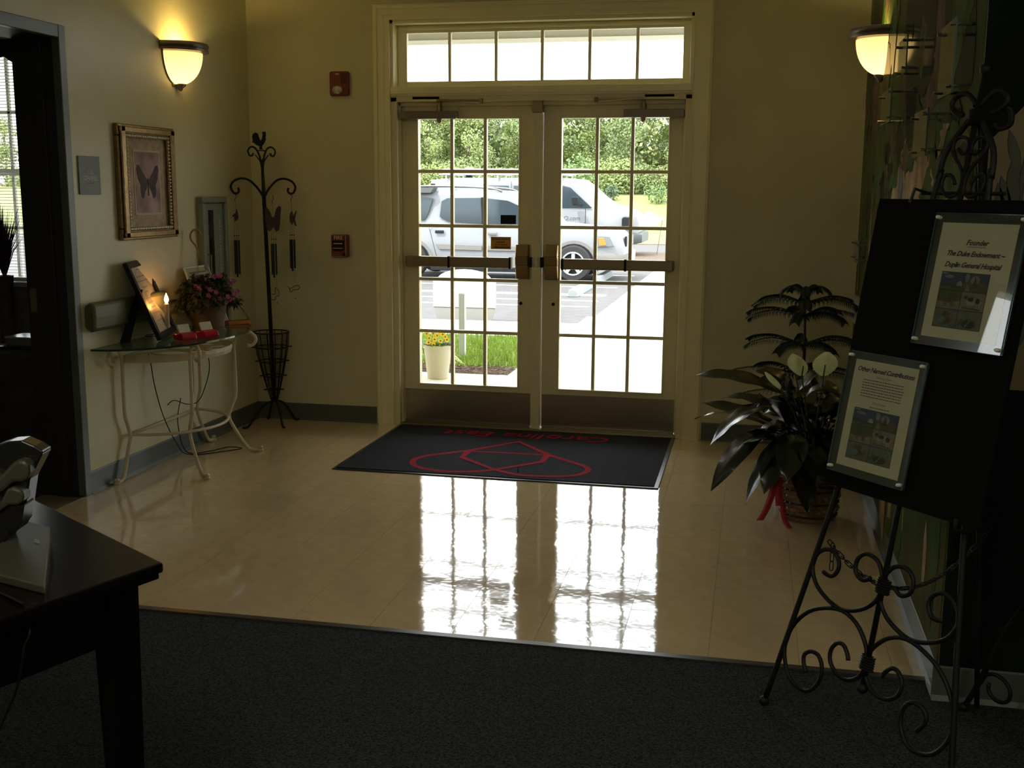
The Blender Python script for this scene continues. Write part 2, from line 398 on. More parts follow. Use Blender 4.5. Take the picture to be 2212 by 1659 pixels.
DL = leaf(-.915, -.037, -.805, -.133, 0, -1, 'left glazed entrance door with fifteen panes and an orange notice taped inside')
DR = leaf(.030, .915, .147, .823, 0, 1, 'right glazed entrance door with fifteen panes, nothing taped to its glass')
o = MB().box(-.253, -.150, .085, .087, 1.355, 1.413).build('black_placard', BLACKP)
tag(o, 'small black placard stuck on a pane of the left entrance door', 'placard')
tg = thing('orange_notice', 'small orange notice stuck on left door glass beside the latch', 'notice', (-.25, .09, 1.23))
MB().box(-.318, -.183, .0850, .0862, 1.191, 1.271).build('sheet', mat('orange_paper', (.62, .33, .05), .7, emit=None), tg)
INKO = mat('brown_ink', (.10, .05, .02), .7)
mb = MB()
for z, a, b in ((1.256, -.308, -.193), (1.236, -.282, -.222), (1.219, -.29, -.215)):
    x = a
    while x < b: 
        w = rnd.uniform(.004, .012); mb.box(x, x+w, .0842, .0850, z-.003, z+.004); x += w+.003
mb.build('mirrored_printing', INKO, tg)
MB().prism([(-.305, 1.203), (-.275, 1.211), (-.275, 1.207), (-.193, 1.207), (-.193, 1.199), (-.275, 1.199), (-.275, 1.196)], (0, .085, 0), (1, 0, 0), (0, 0, 1), .0008).build('arrow', INKO, tg)

# chapel window
w2f = MB(); w2f.box(CW0, CW0+.03, .05, .2, CZ0, CZ1); w2f.box(CW1-.03, CW1, .05, .2, CZ0, CZ1); w2f.box(CW0, CW1, .05, .2, CZ1-.03, CZ1)
w2f.box(CW0, CW1, .05, .2, CZ0, CZ0+.03)
w2 = struct(w2f, 'window_2', mat('white_window_frame', (.6, .6, .56), .5))
WF = w2.data.materials[0]
MB().box(CW0-.06, CW1+.06, -.06, .06, CZ0-.03, CZ0+.005).build('window_sill', WF, w2, bevel=.004)
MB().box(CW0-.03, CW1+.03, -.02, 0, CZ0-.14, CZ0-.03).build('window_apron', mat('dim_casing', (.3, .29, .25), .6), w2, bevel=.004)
MB().box(CW0, CW1, .12, .16, 1.655, 1.70).build('meeting_rail', WF, w2)
for x in (-3.86, -4.17, -4.48): MB().box(x-.011, x+.011, .13, .15, CZ0, CZ1).build('muntin', WF, w2)
for z in (1.28, 2.10): MB().box(CW0, CW1, .13, .15, z-.011, z+.011).build('muntin', WF, w2)
for x0, x1 in ((CW0, -4.48), (-4.48, -4.17), (-4.17, -3.86), (-3.86, CW1)):
    for z0, z1 in ((CZ0, 1.28), (1.28, 1.68), (1.68, 2.10), (2.10, CZ1)): MB().box(x0, x1, .138, .142, z0, z1).build('pane', GLASS, w2)
bl = thing('window_blind', 'white horizontal slat blind lowered over the chapel window', 'blind', (-4.1, .04, 2.5))
z = CZ0+.04; sl0 = None
SLM = mat('blind_slat', (.75, .76, .74), .45)
while z < 2.5:
    if sl0 is None: sl0 = sl = MB().obox(((CW0+CW1)/2, .045, z), (1, 0, 0), Vector((0, 1, -.10)).normalized(), Vector((0, .10, 1)).normalized(), (CW1-CW0)/2-.035, .0125, .0012).build('slat', SLM, bl)
    else: sl = sl0.copy(); COL.objects.link(sl); sl.location = (0, 0, z-(CZ0+.04))
    z += .0215
MB().box(CW0+.03, CW1-.03, .03, .06, 2.5, 2.54).build('headrail', SLM, bl)
lc = MB()
for x in (-4.5, -3.75): lc.tube([(x, .045, .93), (x, .045, 2.5)], .0015, 4)
lc.build('ladder_cord', SLM, bl)
# side window of the hall (left of the viewer)
w3f = MB(); w3f.box(XL-.2, XL-.02, -4.55, -4.51, 1.2, 2.25); w3f.box(XL-.2, XL-.02, -4.24, -4.2, 1.2, 2.25); w3f.box(XL-.2, XL-.02, -4.55, -4.2, 2.21, 2.25); w3f.box(XL-.2, XL+.03, -4.55, -4.2, 1.17, 1.24)
w3 = struct(w3f, 'window_3', WF)
MB().box(XL-.14, XL-.10, -4.51, -4.24, 1.70, 1.75).build('meeting_rail', WF, w3)
for z0, z1 in ((1.24, 1.70), (1.75, 2.21)): MB().box(XL-.122, XL-.118, -4.51, -4.24, z0, z1).build('pane', GLASS, w3)
# scalloped valance
va = []
n = 24
for i in range(n+1):
    x = -4.85+(4.85-3.52)*i/n
    u = (x+3.76)/.42; zz = 2.47-.16*abs(math.sin(u*math.pi/2))
    va.append((x, zz))
poly = va+[(-3.52, 2.575), (-4.85, 2.575)]
vl = MB()
m_ = n+1
top = [(p[0], 2.575) for p in va]
fv = [(p[0], -.05-.012*math.cos(i*2.1), p[1]) for i, p in enumerate(va)]+[(p[0], -.05-.006*math.cos(i*2.1), p[1]) for i, p in enumerate(top)]
vl.add(fv, [(i, i+1, m_+i+1, m_+i) for i in range(n)])
v_ = vl.build('window_valance', mat('dark_floral_fabric', (.035, .025, .025), .9, noise=.8, nscale=14, col2=(.10, .08, .07)), smooth=True)
so_ = v_.modifiers.new('s', 'SOLIDIFY'); so_.thickness = .006
tag(v_, 'dark patterned valance with a scalloped hem over the chapel window', 'valance')
# ---------------- sconces ----------------
SCG = mat('lit_alabaster_glass', (.8, .6, .3), .4, emit=(1, .62, .19), es=1.0)
nt2 = SCG.node_tree; b2 = nt2.nodes['Principled BSDF']
# lamp glass glows most where the bulb sits low inside
t_c = nt2.nodes.new('ShaderNodeTexCoord'); sx = nt2.nodes.new('ShaderNodeSeparateXYZ'); mr = nt2.nodes.new('ShaderNodeMapRange')
nt2.links.new(t_c.outputs['Object'], sx.inputs[0]); nt2.links.new(sx.outputs['Z'], mr.inputs['Value'])
mr.inputs['From Min'].default_value = .02; mr.inputs['From Max'].default_value = .20; mr.inputs['To Min'].default_value = 1.9; mr.inputs['To Max'].default_value = .85
nt2.links.new(mr.outputs[0], b2.inputs['Emission Strength'])
RING = mat('pewter_ring', (.26, .22, .19), .35, metal=.8, noise=.15, nscale=30)
def sconce(xw, y, side, label):
    z0 = 2.135; t = thing('wall_sconce', label, 'lamp', (xw, y, z0), 'bowl sconces on the side walls')
    a0, a1 = (-90, 90) if side > 0 else (90, 270)
    pr = []
    for i in range(13):
        u = i/12*math.pi/2; pr.append((.152*math.sin(u)**.85 if i else 0, .028+.185*(1-math.cos(u)**1.0)))
    bw_ = MB().lathe(pr, (xw, y, z0), 24, (0, 0, 1), a0, a1); bw_.build('glass_bowl', SCG, t, smooth=True)
    rg = MB(); rg.lathe([(.150, .206), (.186, .212), (.190, .222), (.180, .232), (.190, .244), (.186, .258), (.172, .262), (.165, .250), (.160, .215), (.150, .206)], (xw, y, z0), 28, (0, 0, 1), a0, a1)
    rg.build('rim', RING, t, smooth='auto')
    st = MB()
    for s in (-1, 1):
        st.tube([(xw+side*.004, y+s*p[0]*1.04, z0+p[1]) for p in pr], .004, 6)
    st.build('strap', RING, t, smooth=True)
    MB().lathe([(0, -.008), (.010, -.002), (.014, .01), (.03, .022), (.034, .034), (.01, .036)], (xw+side*.022, y, z0), 14).build('finial', RING, t, smooth='auto')
    MB().box(min(xw, xw+side*.008), max(xw, xw+side*.008), y-.06, y+.06, z0+.02, z0+.2).build('backplate', RING, t)
    L = bpy.data.lights.new('bulb', 'POINT'); L.energy = 3.2; L.color = (1, .74, .24); L.shadow_soft_size = .02
    o = bpy.data.objects.new('bulb', L); COL.objects.link(o); o.parent = t; o.location = (side*.085, 0, .205)
    return t
sconce(XL, -.955, 1, 'lit half-bowl sconce on the left wall above the butterfly picture')
sconce(XR, -.915, -1, 'lit half-bowl sconce on the right wall against the painted mural')

# ---------------- butterfly picture ----------------
GOLD = mat('antique_gold', (.27, .18, .08), .35, metal=.85, noise=.35, nscale=30, bump=.3, bscale=80)
SILV = mat('worn_silver_bead', (.5, .46, .36), .3, metal=.8)
t = thing('butterfly_picture', 'ornate gold framed butterfly print hanging on the left wall', 'picture', (XL, -1.367, 1.6))
y0, y1, z0, z1 = -1.663, -1.072, 1.293, 1.908
py = lambda y: y
for (a, b, c, d, nm) in ((y0, y1, z1-.062, z1, 0), (y0, y1, z0, z0+.062, 0), (y0, y0+.080, z0+.062, z1-.062, 1), (y1-.080, y1, z0+.062, z1-.062, 1)):
    mb = MB(); mb.box(XL, XL+.030, a, b, c, d)
    if nm == 0:
        o_ = (z1 if c > 1.6 else z0); s = -1 if c > 1.6 else 1
        mb.box(XL+.03, XL+.042, a+.01, b-.01, min(o_+s*.012, o_+s*.045), max(o_+s*.012, o_+s*.045))
    else:
        o_ = y0 if a < -1.5 else y1; s = 1 if a < -1.5 else -1
        mb.box(XL+.03, XL+.042, min(o_+s*.014, o_+s*.06), max(o_+s*.014, o_+s*.06), z0+.012, z1-.012)
    mb.build('frame_rail', GOLD, t, bevel=.008)
mb = MB()
iy0, iy1, iz0, iz1 = y0+.076, y1-.076, z0+.058, z1-.058
n = 26
for k in range(n+1):
    for z in (iz0, iz1): mb.ball((XL+.032, iy0+(iy1-iy0)*k/n, z), .0075, 6, (1, 1.1, 1.5))
    for y in (iy0, iy1): mb.ball((XL+.032, y, iz0+(iz1-iz0)*k/n), .0085, 6, (1, 1.5, 1.0))
mb.build('bead_border', SILV, t, smooth=True, kind='stuff')
MB().box(XL, XL+.012, iy0, iy1, iz0, iz1).build('mat_board', mat('tan_mottled_board', (.44, .34, .23), .8, noise=.25, nscale=25), t)
MB().box(XL+.012, XL+.0145, -1.497, -1.219, 1.425, 1.777).build('inner_bevel', mat('cream_bevel', (.5, .46, .34), .7), t)
pr_ = MB().box(XL+.0145, XL+.0155, -1.487, -1.229, 1.435, 1.767).build('print', mat('mauve_paper', (.44, .29, .30), .8, noise=.5, nscale=9), t)
BUT = mat('butterfly_ink', (.075, .055, .06), .8, noise=.4, nscale=30)
cy, cz = -1.358, 1.59
wing = [(0, .02), (.035, .06), (.075, .115), (.10, .12), (.105, .09), (.092, .03), (.07, -.005), (.075, -.03), (.066, -.075), (.045, -.085), (.03, -.045), (.012, -.02)]
for s in (-1, 1):
    w_ = [(cy+s*a*1.12, cz+b*.9) for a, b in wing]
    if s < 0: w_ = w_[::-1]
    MB().prism(w_, (XL+.0155, 0, 0), (0, 1, 0), (0, 0, 1), .0006).build('wing', BUT, pr_)
MB().prism([(cy-.006, cz-.06), (cy+.006, cz-.06), (cy+.005, cz+.035), (cy-.005, cz+.035)], (XL+.0158, 0, 0), (0, 1, 0), (0, 0, 1), .0008).build('body', mat('dark_ink', (.03, .02, .02), .8), pr_)

# ---------------- room sign ----------------
t = thing('room_sign', 'grey room sign reading 115 chapel beside the doorway', 'sign', (XL, -1.907, 1.633))
MB().box(XL, XL+.008, -2.0, -1.812, 1.537, 1.729).build('plate', SIGNG, t, bevel=.002)
LT = mat('sign_lettering', (.62, .60, .50), .6)
text('115', .034, (XL+.008, -1.900, 1.638), (0, 1, 0), (0, 0, 1), LT, t)
text('CHAPEL', .034, (XL+.008, -1.900, 1.608), (0, 1, 0), (0, 0, 1), LT, t)
mb = MB()
for i in range(9): mb.ball((XL+.0085, -1.935+.008*i, 1.592+.004*(i % 2)), .0016, 5)
mb.build('braille', SIGNG, t)

# ---------------- handrails ----------------
OLV = mat('olive_vinyl_handrail', (.085, .09, .032), .5, noise=.06)
mb = MB(); pf = [(0, .02), (.03, 0), (.05, 0), (.062, .02), (.065, .075), (.062, .13), (.05, .15), (.03, .15), (0, .13)]
mb.prism(pf, (XL, -2.02, .843), (1, 0, 0), (0, 0, 1), -.745)
o = mb.build('handrail', OLV, None, bevel=.012); tag(o, 'olive green wall handrail behind the glass topped table', 'handrail')
mb = MB(); mb.prism([(-a, b) for a, b in pf], (XR, -.42, .843), (1, 0, 0), (0, 0, 1), 2.7)
o = mb.build('handrail', mat('grey_vinyl_handrail', (.26, .27, .24), .5), None, bevel=.012); tag(o, 'pale grey handrail on the mural wall behind the easel board', 'handrail')

# ---------------- extinguisher cabinet ----------------
t = thing('wall_cabinet', 'grey metal cabinet with dark glass slot recessed in the left wall corner', 'cabinet', (XL, -.63, 1.1))
CABM = mat('cabinet_grey_enamel', (.20, .225, .19), .4)
y0, y1, z0, z1 = -.785, -.455, .70, 1.52
mb = MB()
for (a, b, c, d) in ((y0, y1, z1-.035, z1), (y0, y1, z0, z0+.035), (y0, y0+.035, z0+.035, z1-.035), (y1-.035, y1, z0+.035, z1-.035)): mb.box(XL, XL+.045, a, b, c, d)
mb.build('frame', CABM, t, bevel=.006)
d_ = MB().box(XL, XL+.028, y0+.04, y1-.04, z0+.04, z1-.04).build('door', CABM, t, bevel=.003)
MB().box(XL+.028, XL+.030, -.690, -.625, z0+.1, 1.44).build('glass_slot', mat('dark_glass', (.008, .008, .008), .1), d_)
mb = MB(); mb.tube([(XL+.03, -.715, 1.17), (XL+.05, -.715, 1.165), (XL+.05, -.715, 1.04), (XL+.03, -.715, 1.035)], .005, 6); mb.build('handle', BRONZE, d_)
mb = MB(); z = 1.40
while z > .95:
    mb.box(XL+.028, XL+.0288, -.545, -.537, z-rnd.uniform(.008, .014), z); z -= .02
mb.build('vertical_lettering', LT, d_)

# ---------------- fire alarms ----------------
t = thing('fire_strobe', 'red fire alarm strobe with clear lens high on the back wall', 'alarm', (-1.308, 0, 2.25))
MB().box(-1.375, -1.241, -.03, 0, 2.169, 2.326).build('housing', REDP, t, bevel=.012)
mb = MB()
for i in range(6): mb.box(-1.295+.008*i, -1.291+.008*i, -.032, -.03, 2.245, 2.31)
mb.build('horn_grille', mat('dark_red', (.06, .005, .006), .5), t)
LENS = mat('strobe_lens', (.55, .55, .48), .12, spec=.9, noise=.6, nscale=60)
MB().ball((-1.318, -.032, 2.207), .036, 12, (1, .75, .75)).build('lens', LENS, t, smooth=True)
text('FIRE', .016, (-1.318, -.0302, 2.302), (1, 0, 0), (0, 0, 1), WHITEM, t)
t = thing('fire_pull_station', 'red fire pull station with white lettering low on the back wall', 'alarm', (-1.323, 0, 1.2))
MB().box(-1.382, -1.264, -.045, 0, 1.125, 1.275).build('housing', REDP, t, bevel=.008)
text('FIRE', .034, (-1.328, -.0455, 1.243), (1, 0, 0), (0, 0, 1), WHITEM, t)
for x0_, x1_, z0_, z1_ in ((-1.379, -1.276, 1.271, 1.2725), (-1.379, -1.276, 1.131, 1.1325), (-1.379, -1.3775, 1.131, 1.2725), (-1.2775, -1.276, 1.131, 1.2725)):
    MB().box(x0_, x1_, -.0462, -.045, z0_, z1_).build('white_border', WHITEM, t)
hp = MB().prism([(-1.366, 1.178), (-1.352, 1.165), (-1.302, 1.165), (-1.288, 1.178), (-1.288, 1.235), (-1.366, 1.235)], (0, -.045, 0), (1, 0, 0), (0, 0, 1), .008).build('pull_handle', BLACKP, t)
MB().box(-1.362, -1.292, -.0545, -.053, 1.184, 1.187).build('white_line', WHITEM, hp); MB().box(-1.358, -1.296, -.0545, -.053, 1.214, 1.219).build('white_line', WHITEM, hp)
MB().lathe([(.010, 0), (.010, .005), (0, .005)], (-1.288, -.045, 1.145), 10, (0, -1, 0)).build('lock', BLACKP, t)

# ---------------- demilune table ----------------
CR = mat('cream_painted_iron', (.52, .45, .30), .5, noise=.12, nscale=12)
CT = Vector((-1.932, -1.31, 0))
t = thing('half_round_table', 'half round glass topped table with cream scrolled iron legs by the left wall', 'table', (-1.75, -1.31, 0))
dirs = [Vector((.03, -1, 0)), Vector((.780, -.625, 0)), Vector((.772, .636, 0)), Vector((.03, 1, 0))]
legr = [.045, 0, .02, .02]
def P3(d, r, z): return CT+d*r+Vector((0, 0, z))
for d, e in zip(dirs, legr):
    if abs(d.x) < .1: d = d.normalized()
    pr = [(.55, .028), (.535, .012), (.49, .022), (.44+e*.4, .075), (.38+e, .16), (.350+e, .235), (.375+e, .31), (.395+e, .37), (.395+e, .58), (.395+e, .67), (.425+e, .718), (.475+e, .733), (.515+e, .712), (.525+e, .68), (.50+e, .652), (.475+e, .655)]
    pts = crom([P3(d, r, z) for r, z in pr], 5)
    L = MB().tube(pts, .0105, 8); L.build('leg', CR, t, smooth=True)
    f = MB().lathe([(0, .0), (.017, .0), (.018, .012), (.012, .018), (.016, .026), (.010, .036), (0, .038)], P3(d, .555, 0), 10); f.build('foot', CR, t, smooth='auto')
ov = MB()
ring = [P3(dirs[0], .395, .235)]
for k in range(13):
    a = -math.pi/2+math.pi*k/12; ring.append(CT+Vector((.352*math.cos(a), .375*math.sin(a), .238)))
ov.tube(crom(ring, 2), .009, 8); ov.tube([CT+Vector((.0, -.385, .238)), CT+Vector((.0, .37, .238))], .009, 8)
ov.build('stretcher', CR, t, smooth=True)
ap = MB()
a_ = [CT+Vector((.39*math.cos(-math.pi/2+math.pi*k/16), .42*math.sin(-math.pi/2+math.pi*k/16), .672)) for k in range(17)]
for i in range(16):
    p, q = a_[i], a_[i+1]; ap.add([p+Vector((0, 0, -.010)), q+Vector((0, 0, -.010)), q+Vector((0, 0, .012)), p+Vector((0, 0, .012)), p*.985+CT*.015+Vector((0, 0, -.010-.01)), q*.985+CT*.015+Vector((0, 0, -.02)), q*.985+CT*.015+Vector((0, 0, .002)), p*.985+CT*.015+Vector((0, 0, .002))],
                                 [(0, 1, 2, 3), (7, 6, 5, 4), (0, 4, 5, 1), (3, 2, 6, 7)])
ap.tube([CT+Vector((.0, -.42, .672)), CT+Vector((.0, .42, .672))], .009, 6)
ap.build('apron', CR, t)
for cy_, s in ((-.2, 1), (.2, 1), (0, 1.25)):
    sc = MB(); pts = []
    for k in range(20):
        a = 2*math.pi*k/20; pts.append(CT+Vector((.17+.12*math.cos(a)*s*.9, cy_+.085*math.sin(a), .672)))
    sc.tube(pts, .005, 6, closed=True); sc.build('scroll_ring', CR, t, smooth=True)
sc = MB()
for s in (-1, 1): sc.tube(crom([CT+Vector((.36, s*.08, .672)), CT+Vector((.25, s*.03, .672)), CT+Vector((.14, s*.1, .672)), CT+Vector((.02, s*.30, .672))], 5), .0055, 6)
sc.build('scrollwork', CR, t, smooth=True)
TG = glassmat('green_table_glass', (.70, .80, .74), ior=1.5)
TGE = mat('dark_glass_edge', (.02, .045, .038), .1, spec=.8)
n = 40; el = [(-1.935+.0, -1.31-.70)]+[(-1.935+.46*math.cos(-math.pi/2+math.pi*k/n), -1.31+.70*math.sin(-math.pi/2+math.pi*k/n)) for k in range(1, n)]+[(-1.935, -.61)]
tp = MB(); tp.add([(x, y, .744) for x, y in el]+[(x, y, .754) for x, y in el], [tuple(range(n+1))[::-1], tuple(range(n+1, 2*n+2))])
tp.build('glass_top', TG, t)
eg = MB(); k = len(el)
eg.add([(x, y, .744) for x, y in el]+[(x, y, .754) for x, y in el], [(i, (i+1) % k, k+(i+1) % k, k+i) for i in range(k)])
eg.build('glass_edge', TGE, t)
ZT = .755
# black easel-back photo frame
t = thing('photo_frame', 'black photo frame with certificate leaning on the glass table', 'frame', (-1.82, -1.46, ZT))
a = Vector((-1.756, -1.661, ZT+.001)); b = Vector((-1.872, -1.275, ZT+.001)); ex = (b-a).normalized(); wd = (b-a).length
nn = Vector((ex.y, -ex.x, 0)); up = (Vector((0, 0, 1))*.415-nn*.165); hh = up.length; ey = up.normalized(); ez = ex.cross(ey).normalized()
def fr4(w, h, bw_, d, m, par, o, ex, ey, name='frame', bevel=.004, z=0):
    ez = ex.cross(ey).normalized(); mb = MB()
    for (p, q, r, s) in ((0, w, 0, bw_), (0, w, h-bw_, h), (0, bw_, bw_, h-bw_), (w-bw_, w, bw_, h-bw_)):
        c = o+ex*(p+q)/2+ey*(r+s)/2+ez*(z+d/2); mb.obox(c, ex, ey, ez, (q-p)/2, (s-r)/2, d/2)
    return mb.build(name, m, par, bevel=bevel)
BLK = mat('black_lacquer_frame', (.006, .005, .005), .4, spec=.25)
fr4(wd, hh, .036, .026, BLK, t, a, ex, ey)
CERT = mat('certificate_paper', (.42, .42, .36), .35, spec=.5, noise=.15, nscale=7, coat=.6)
MB().obox(a+ex*wd/2+ey*hh/2+ez*.008, ex, ey, ez, wd/2-.034, hh/2-.034, .002).build('certificate', CERT, t)
mb = MB()
for i, (q, w_) in enumerate(((.80, .16), (.74, .22), (.66, .1), (.60, .06), (.52, .08), (.46, .14), (.40, .1), (.32, .12), (.22, .1))):
    mb.obox(a+ex*wd/2+ey*hh*q+ez*.0105, ex, ey, ez, w_/2, .004, .0004)
arc = [(wd/2+.09*math.cos(k*math.pi/10), hh*.74+.07*math.sin(k*math.pi/10)) for k in range(11)]
strip(arc, .006, a, ex, ey, mb, d=.0108)
mb.build('printing', mat('grey_violet_ink', (.22, .20, .22), .7), t)
MB().prism([(-.035, 0), (.035, 0), (.02, .3), (-.02, .3)], Vector((-1.925, -1.70, ZT)), (.3, .95, 0), Vector((.28, .10, .93)), .004).build('easel_strut', BLK, t)
# electric candle
t = thing('electric_candle', 'lit electric candle lamp standing behind the black photo frame', 'candle', (-1.84, -1.395, ZT))
MB().lathe([(0, 0), (.042, 0), (.044, .006), (.02, .014), (.014, .02), (.014, .03)], (-1.84, -1.395, ZT), 16).build('base', BRASSD, t, smooth='auto')
MB().lathe([(0, .02), (.0125, .02), (.0125, .17), (.014, .172), (.011, .178), (0, .178)], (-1.84, -1.395, ZT), 12).build('candle_tube', mat('cream_candle', (.5, .4, .25), .5), t, smooth='auto')
FL = mat('candle_bulb', (1, .6, .2), .3, emit=(1, .42, .08), es=40)
MB().lathe([(.003, .178), (.010, .19), (.012, .203), (.008, .218), (.003, .23), (0, .238)], (-1.84, -1.395, ZT), 10).build('flame_bulb', FL, t, smooth=True)
L = bpy.data.lights.new('candle_light', 'POINT'); L.energy = .035; L.color = (1, .35, .06); L.shadow_soft_size = .012
o = bpy.data.objects.new('candle_light', L); COL.objects.link(o); o.parent = t; o.location = (.0, 0, .262)
# table cord
mb = MB(); mb.tube(crom([(-1.84, -1.36, ZT+.01), (-1.92, -1.42, ZT+.005), (-1.945, -1.46, .74), (-1.93, -1.44, .60), (-1.90, -1.46, .47), (-1.90, -1.38, .28), (-1.88, -1.28, .10), (-1.86, -1.18, .012), (-1.70, -1.02, .006), (-1.64, -.93, .006), (-1.74, -.92, .006), (-1.80, -1.05, .006), (-1.90, -1.14, .02), (-1.935, -1.16, .2), (-1.93, -1.12, .34)], 6), .003, 5)
tag(mb.build('lamp_cord', BLACKP, None, smooth=True), 'thin black lamp cord trailing beneath the glass table', 'cord')
mb = MB(); mb.tube(crom([(-1.70, -1.42, .66), (-1.72, -1.25, .63), (-1.78, -1.05, .58), (-1.80, -1.00, .50), (-1.82, -1.02, .40), (-1.86, -1.04, .31), (-1.90, -1.10, .30), (-1.93, -1.2, .34), (-1.945, -1.25, .32)], 6), .0028, 5)
tag(mb.build('lamp_cord', BLACKP, None, smooth=True), 'second black cord looping between the right table legs', 'cord')
# potted flowers
PX, PY = -1.822, -.955
t = thing('flower_pot', 'hanging terracotta pot of pink flowers set on the glass table', 'plant', (PX, PY, ZT))
TER = mat('dull_terracotta', (.16, .09, .052), .7, noise=.15, nscale=10)
MB().lathe([(0, .0), (.088, .0), (.092, .01), (.116, .125), (.128, .128), (.131, .175), (.122, .175), (.115, .15), (0, .15)], (PX, PY, ZT), 28).build('pot', TER, t, smooth='auto')
LF = mat('small_dark_leaf', (.030, .045, .018), .55, noise=.5, nscale=30)
PK = mat('magenta_petal', (.32, .035, .15), .6, noise=.3, nscale=60)
mb = MB(); rl = random.Random(3)
def leafq(mb, p, d, l, w, droop=.2):
    d = d.normalized(); s = d.cross(Vector((0, 0, 1)));
    if s.length < .1: s = Vector((1, 0, 0))
    s.normalize(); q = p+d*l*.5+Vector((0, 0, .1*l)); e = p+d*l-Vector((0, 0, droop*l))
    mb.add([p, q+s*w, e, q-s*w, q-Vector((0, 0, .15*w))], [(0, 1, 4), (1, 2, 4), (2, 3, 4), (3, 0, 4)])
stems = MB()
for i in range(130):
    a = rl.uniform(0, 2*math.pi); r = .07+.20*rl.random()**.7; h = .17+.13*rl.random()*(1-.3*r/.27)
    tip = Vector((PX+r*math.cos(a)*.62, PY+r*math.sin(a)*1.05, ZT+h-max(0, r-.15)*.75))
    if tip.x < XL+.03: tip.x = XL+.03
    st = Vector((PX+rl.uniform(-.05, .05), PY+rl.uniform(-.05, .05), ZT+.15)); md = (st+tip)/2+Vector((0, 0, .05))
    pts = crom([st, md, tip], 4); stems.tube(pts, .0015, 4)
    for k in range(2, len(pts)):
        for s in range(2):
            d = (pts[k]-pts[k-1])+Vector((rl.uniform(-1, 1), rl.uniform(-1, 1), rl.uniform(-.6, .8)))*.06
            leafq(mb, pts[k], d, rl.uniform(.04, .07), .011)
stems.build('stems', LF, t, kind='stuff'); mb.build('foliage', LF, t, kind='stuff')
for i in range(26):
    a = rl.uniform(0, 2*math.pi); r = .05+.22*rl.random()**.6; h = .19+.13*rl.random()
    c = Vector((PX+abs(r*math.cos(a))*.75, PY+r*math.sin(a), ZT+h-max(0, r-.13)*.7)); f = MB(); n_ = Vector((.75, -.45, .5)).normalized(); x_ = n_.orthogonal().normalized(); y_ = n_.cross(x_)
    for k in range(5):
        b_ = k*2*math.pi/5; d = x_*math.cos(b_)+y_*math.sin(b_); s = n_.cross(d)
        f.add([c, c+d*.012+s*.008+n_*.004, c+d*.019+n_*.002, c+d*.012-s*.008+n_*.004], [(0, 1, 2, 3)])
    f.build('blossom', PK, t)
hg = MB()
hk = Vector((PX-.055, PY+.02, 0))
for an in (20, 140, 260):
    c_, s_ = math.cos(R_(an)), math.sin(R_(an)); hg.tube([(PX+.122*c_, PY+.122*s_, ZT+.165), (hk.x, hk.y, 1.17)], .0016, 5)
HKM = mat('grey_brown_plastic', (.22, .16, .10), .5)
hg.build('hanger_wire', HKM, t)
v_ = Vector((.978, .209, 0))*.8
hp_ = [(0, 1.165), (0, 1.20), (-.012, 1.23), (-.045, 1.265), (-.05, 1.30), (-.028, 1.325), (.0, 1.328), (.018, 1.315), (.022, 1.295)]
MB().tube(crom([hk+Vector((0, 0, z))+v_*x for x, z in hp_], 5), .006, 7).build('hanger_hook', HKM, t, smooth=True)
# framed card behind the flowers
t = thing('framed_notice', 'small white framed notice standing behind the potted flowers', 'frame', (-1.86, -.85, .77))
BLc = Vector((-1.80, -1.035, ZT)); BRc = Vector((-1.80, -.735, ZT)); TLc = Vector((-1.925, -.965, 1.10)); ex = (BRc-BLc); w_ = ex.length; ex.normalize(); ey = (TLc-BLc); h_ = ey.length; ey.normalize(); ey = (ey-ex*ey.dot(ex)).normalized()
WF2 = mat('white_silver_frame', (.62, .62, .55), .4)
fr4(w_, h_, .010, .010, WF2, t, BLc, ex, ey, bevel=.001)
ez = ex.cross(ey); MB().obox(BLc+ex*w_/2+ey*h_/2+ez*.003, ex, ey, ez, w_/2-.008, h_/2-.008, .002).build('card', mat('green_cream_card', (.42, .43, .27), .5), t)
mb = MB()
for q, a_1, b_1 in ((.90, .05, .25), (.84, .03, .27), (.76, .08, .22)):
    x = a_1
    while x < b_1: w = rl.uniform(.006, .018); mb.obox(BLc+ex*(x+w/2)+ey*h_*q+ez*.0055, ex, ey, ez, w/2, .005, .0004); x += w+.004
mb.build('printing', mat('faint_ink', (.12, .12, .09), .7), t)
# business card holders
RD = mat('red_translucent_plastic', (.42, .008, .03), .2, spec=.6)
def holder(x, y, lab):
    t = thing('card_holder', lab, 'card holder', (x, y, ZT), 'red card holders on the glass table')
    e = Vector((.42, .9, 0)).normalized(); f = Vector((.9, -.42, 0)).normalized(); z = Vector((0, 0, 1)); o = Vector((x, y, ZT))
    MB().prism([(-.04, 0), (.035, 0), (.042, .012), (.034, .034), (.008, .042), (-.022, .032), (-.045, .034), (-.052, .02)], o+e*.047, f, z, .094).build('base', RD, t, bevel=.006)
    upv = (z*.9-f*.45).normalized()
    MB().obox(o+z*.052-f*.012, e, upv, e.cross(upv), .036, .032, .006).build('card_stack', mat('cream_cards', (.55, .52, .38), .7), t)
    cs_ = MB()
    for q, w in ((.014, .03), (.004, .036), (-.005, .03)): cs_.obox(o+z*(.055)-f*.02+upv*q+e.cross(upv).normalized()*(.0063*(1 if e.cross(upv).dot(f) > 0 else -1)), e, upv, e.cross(upv), w, .0016, .0004)
    cs_.build('card_print', INKO, t)
    return t
holder(-1.649, -1.550, 'red card holder nearer the black photo frame on the glass table')
holder(-1.587, -1.412, 'red card holder in front of the potted flowers, right of its twin')
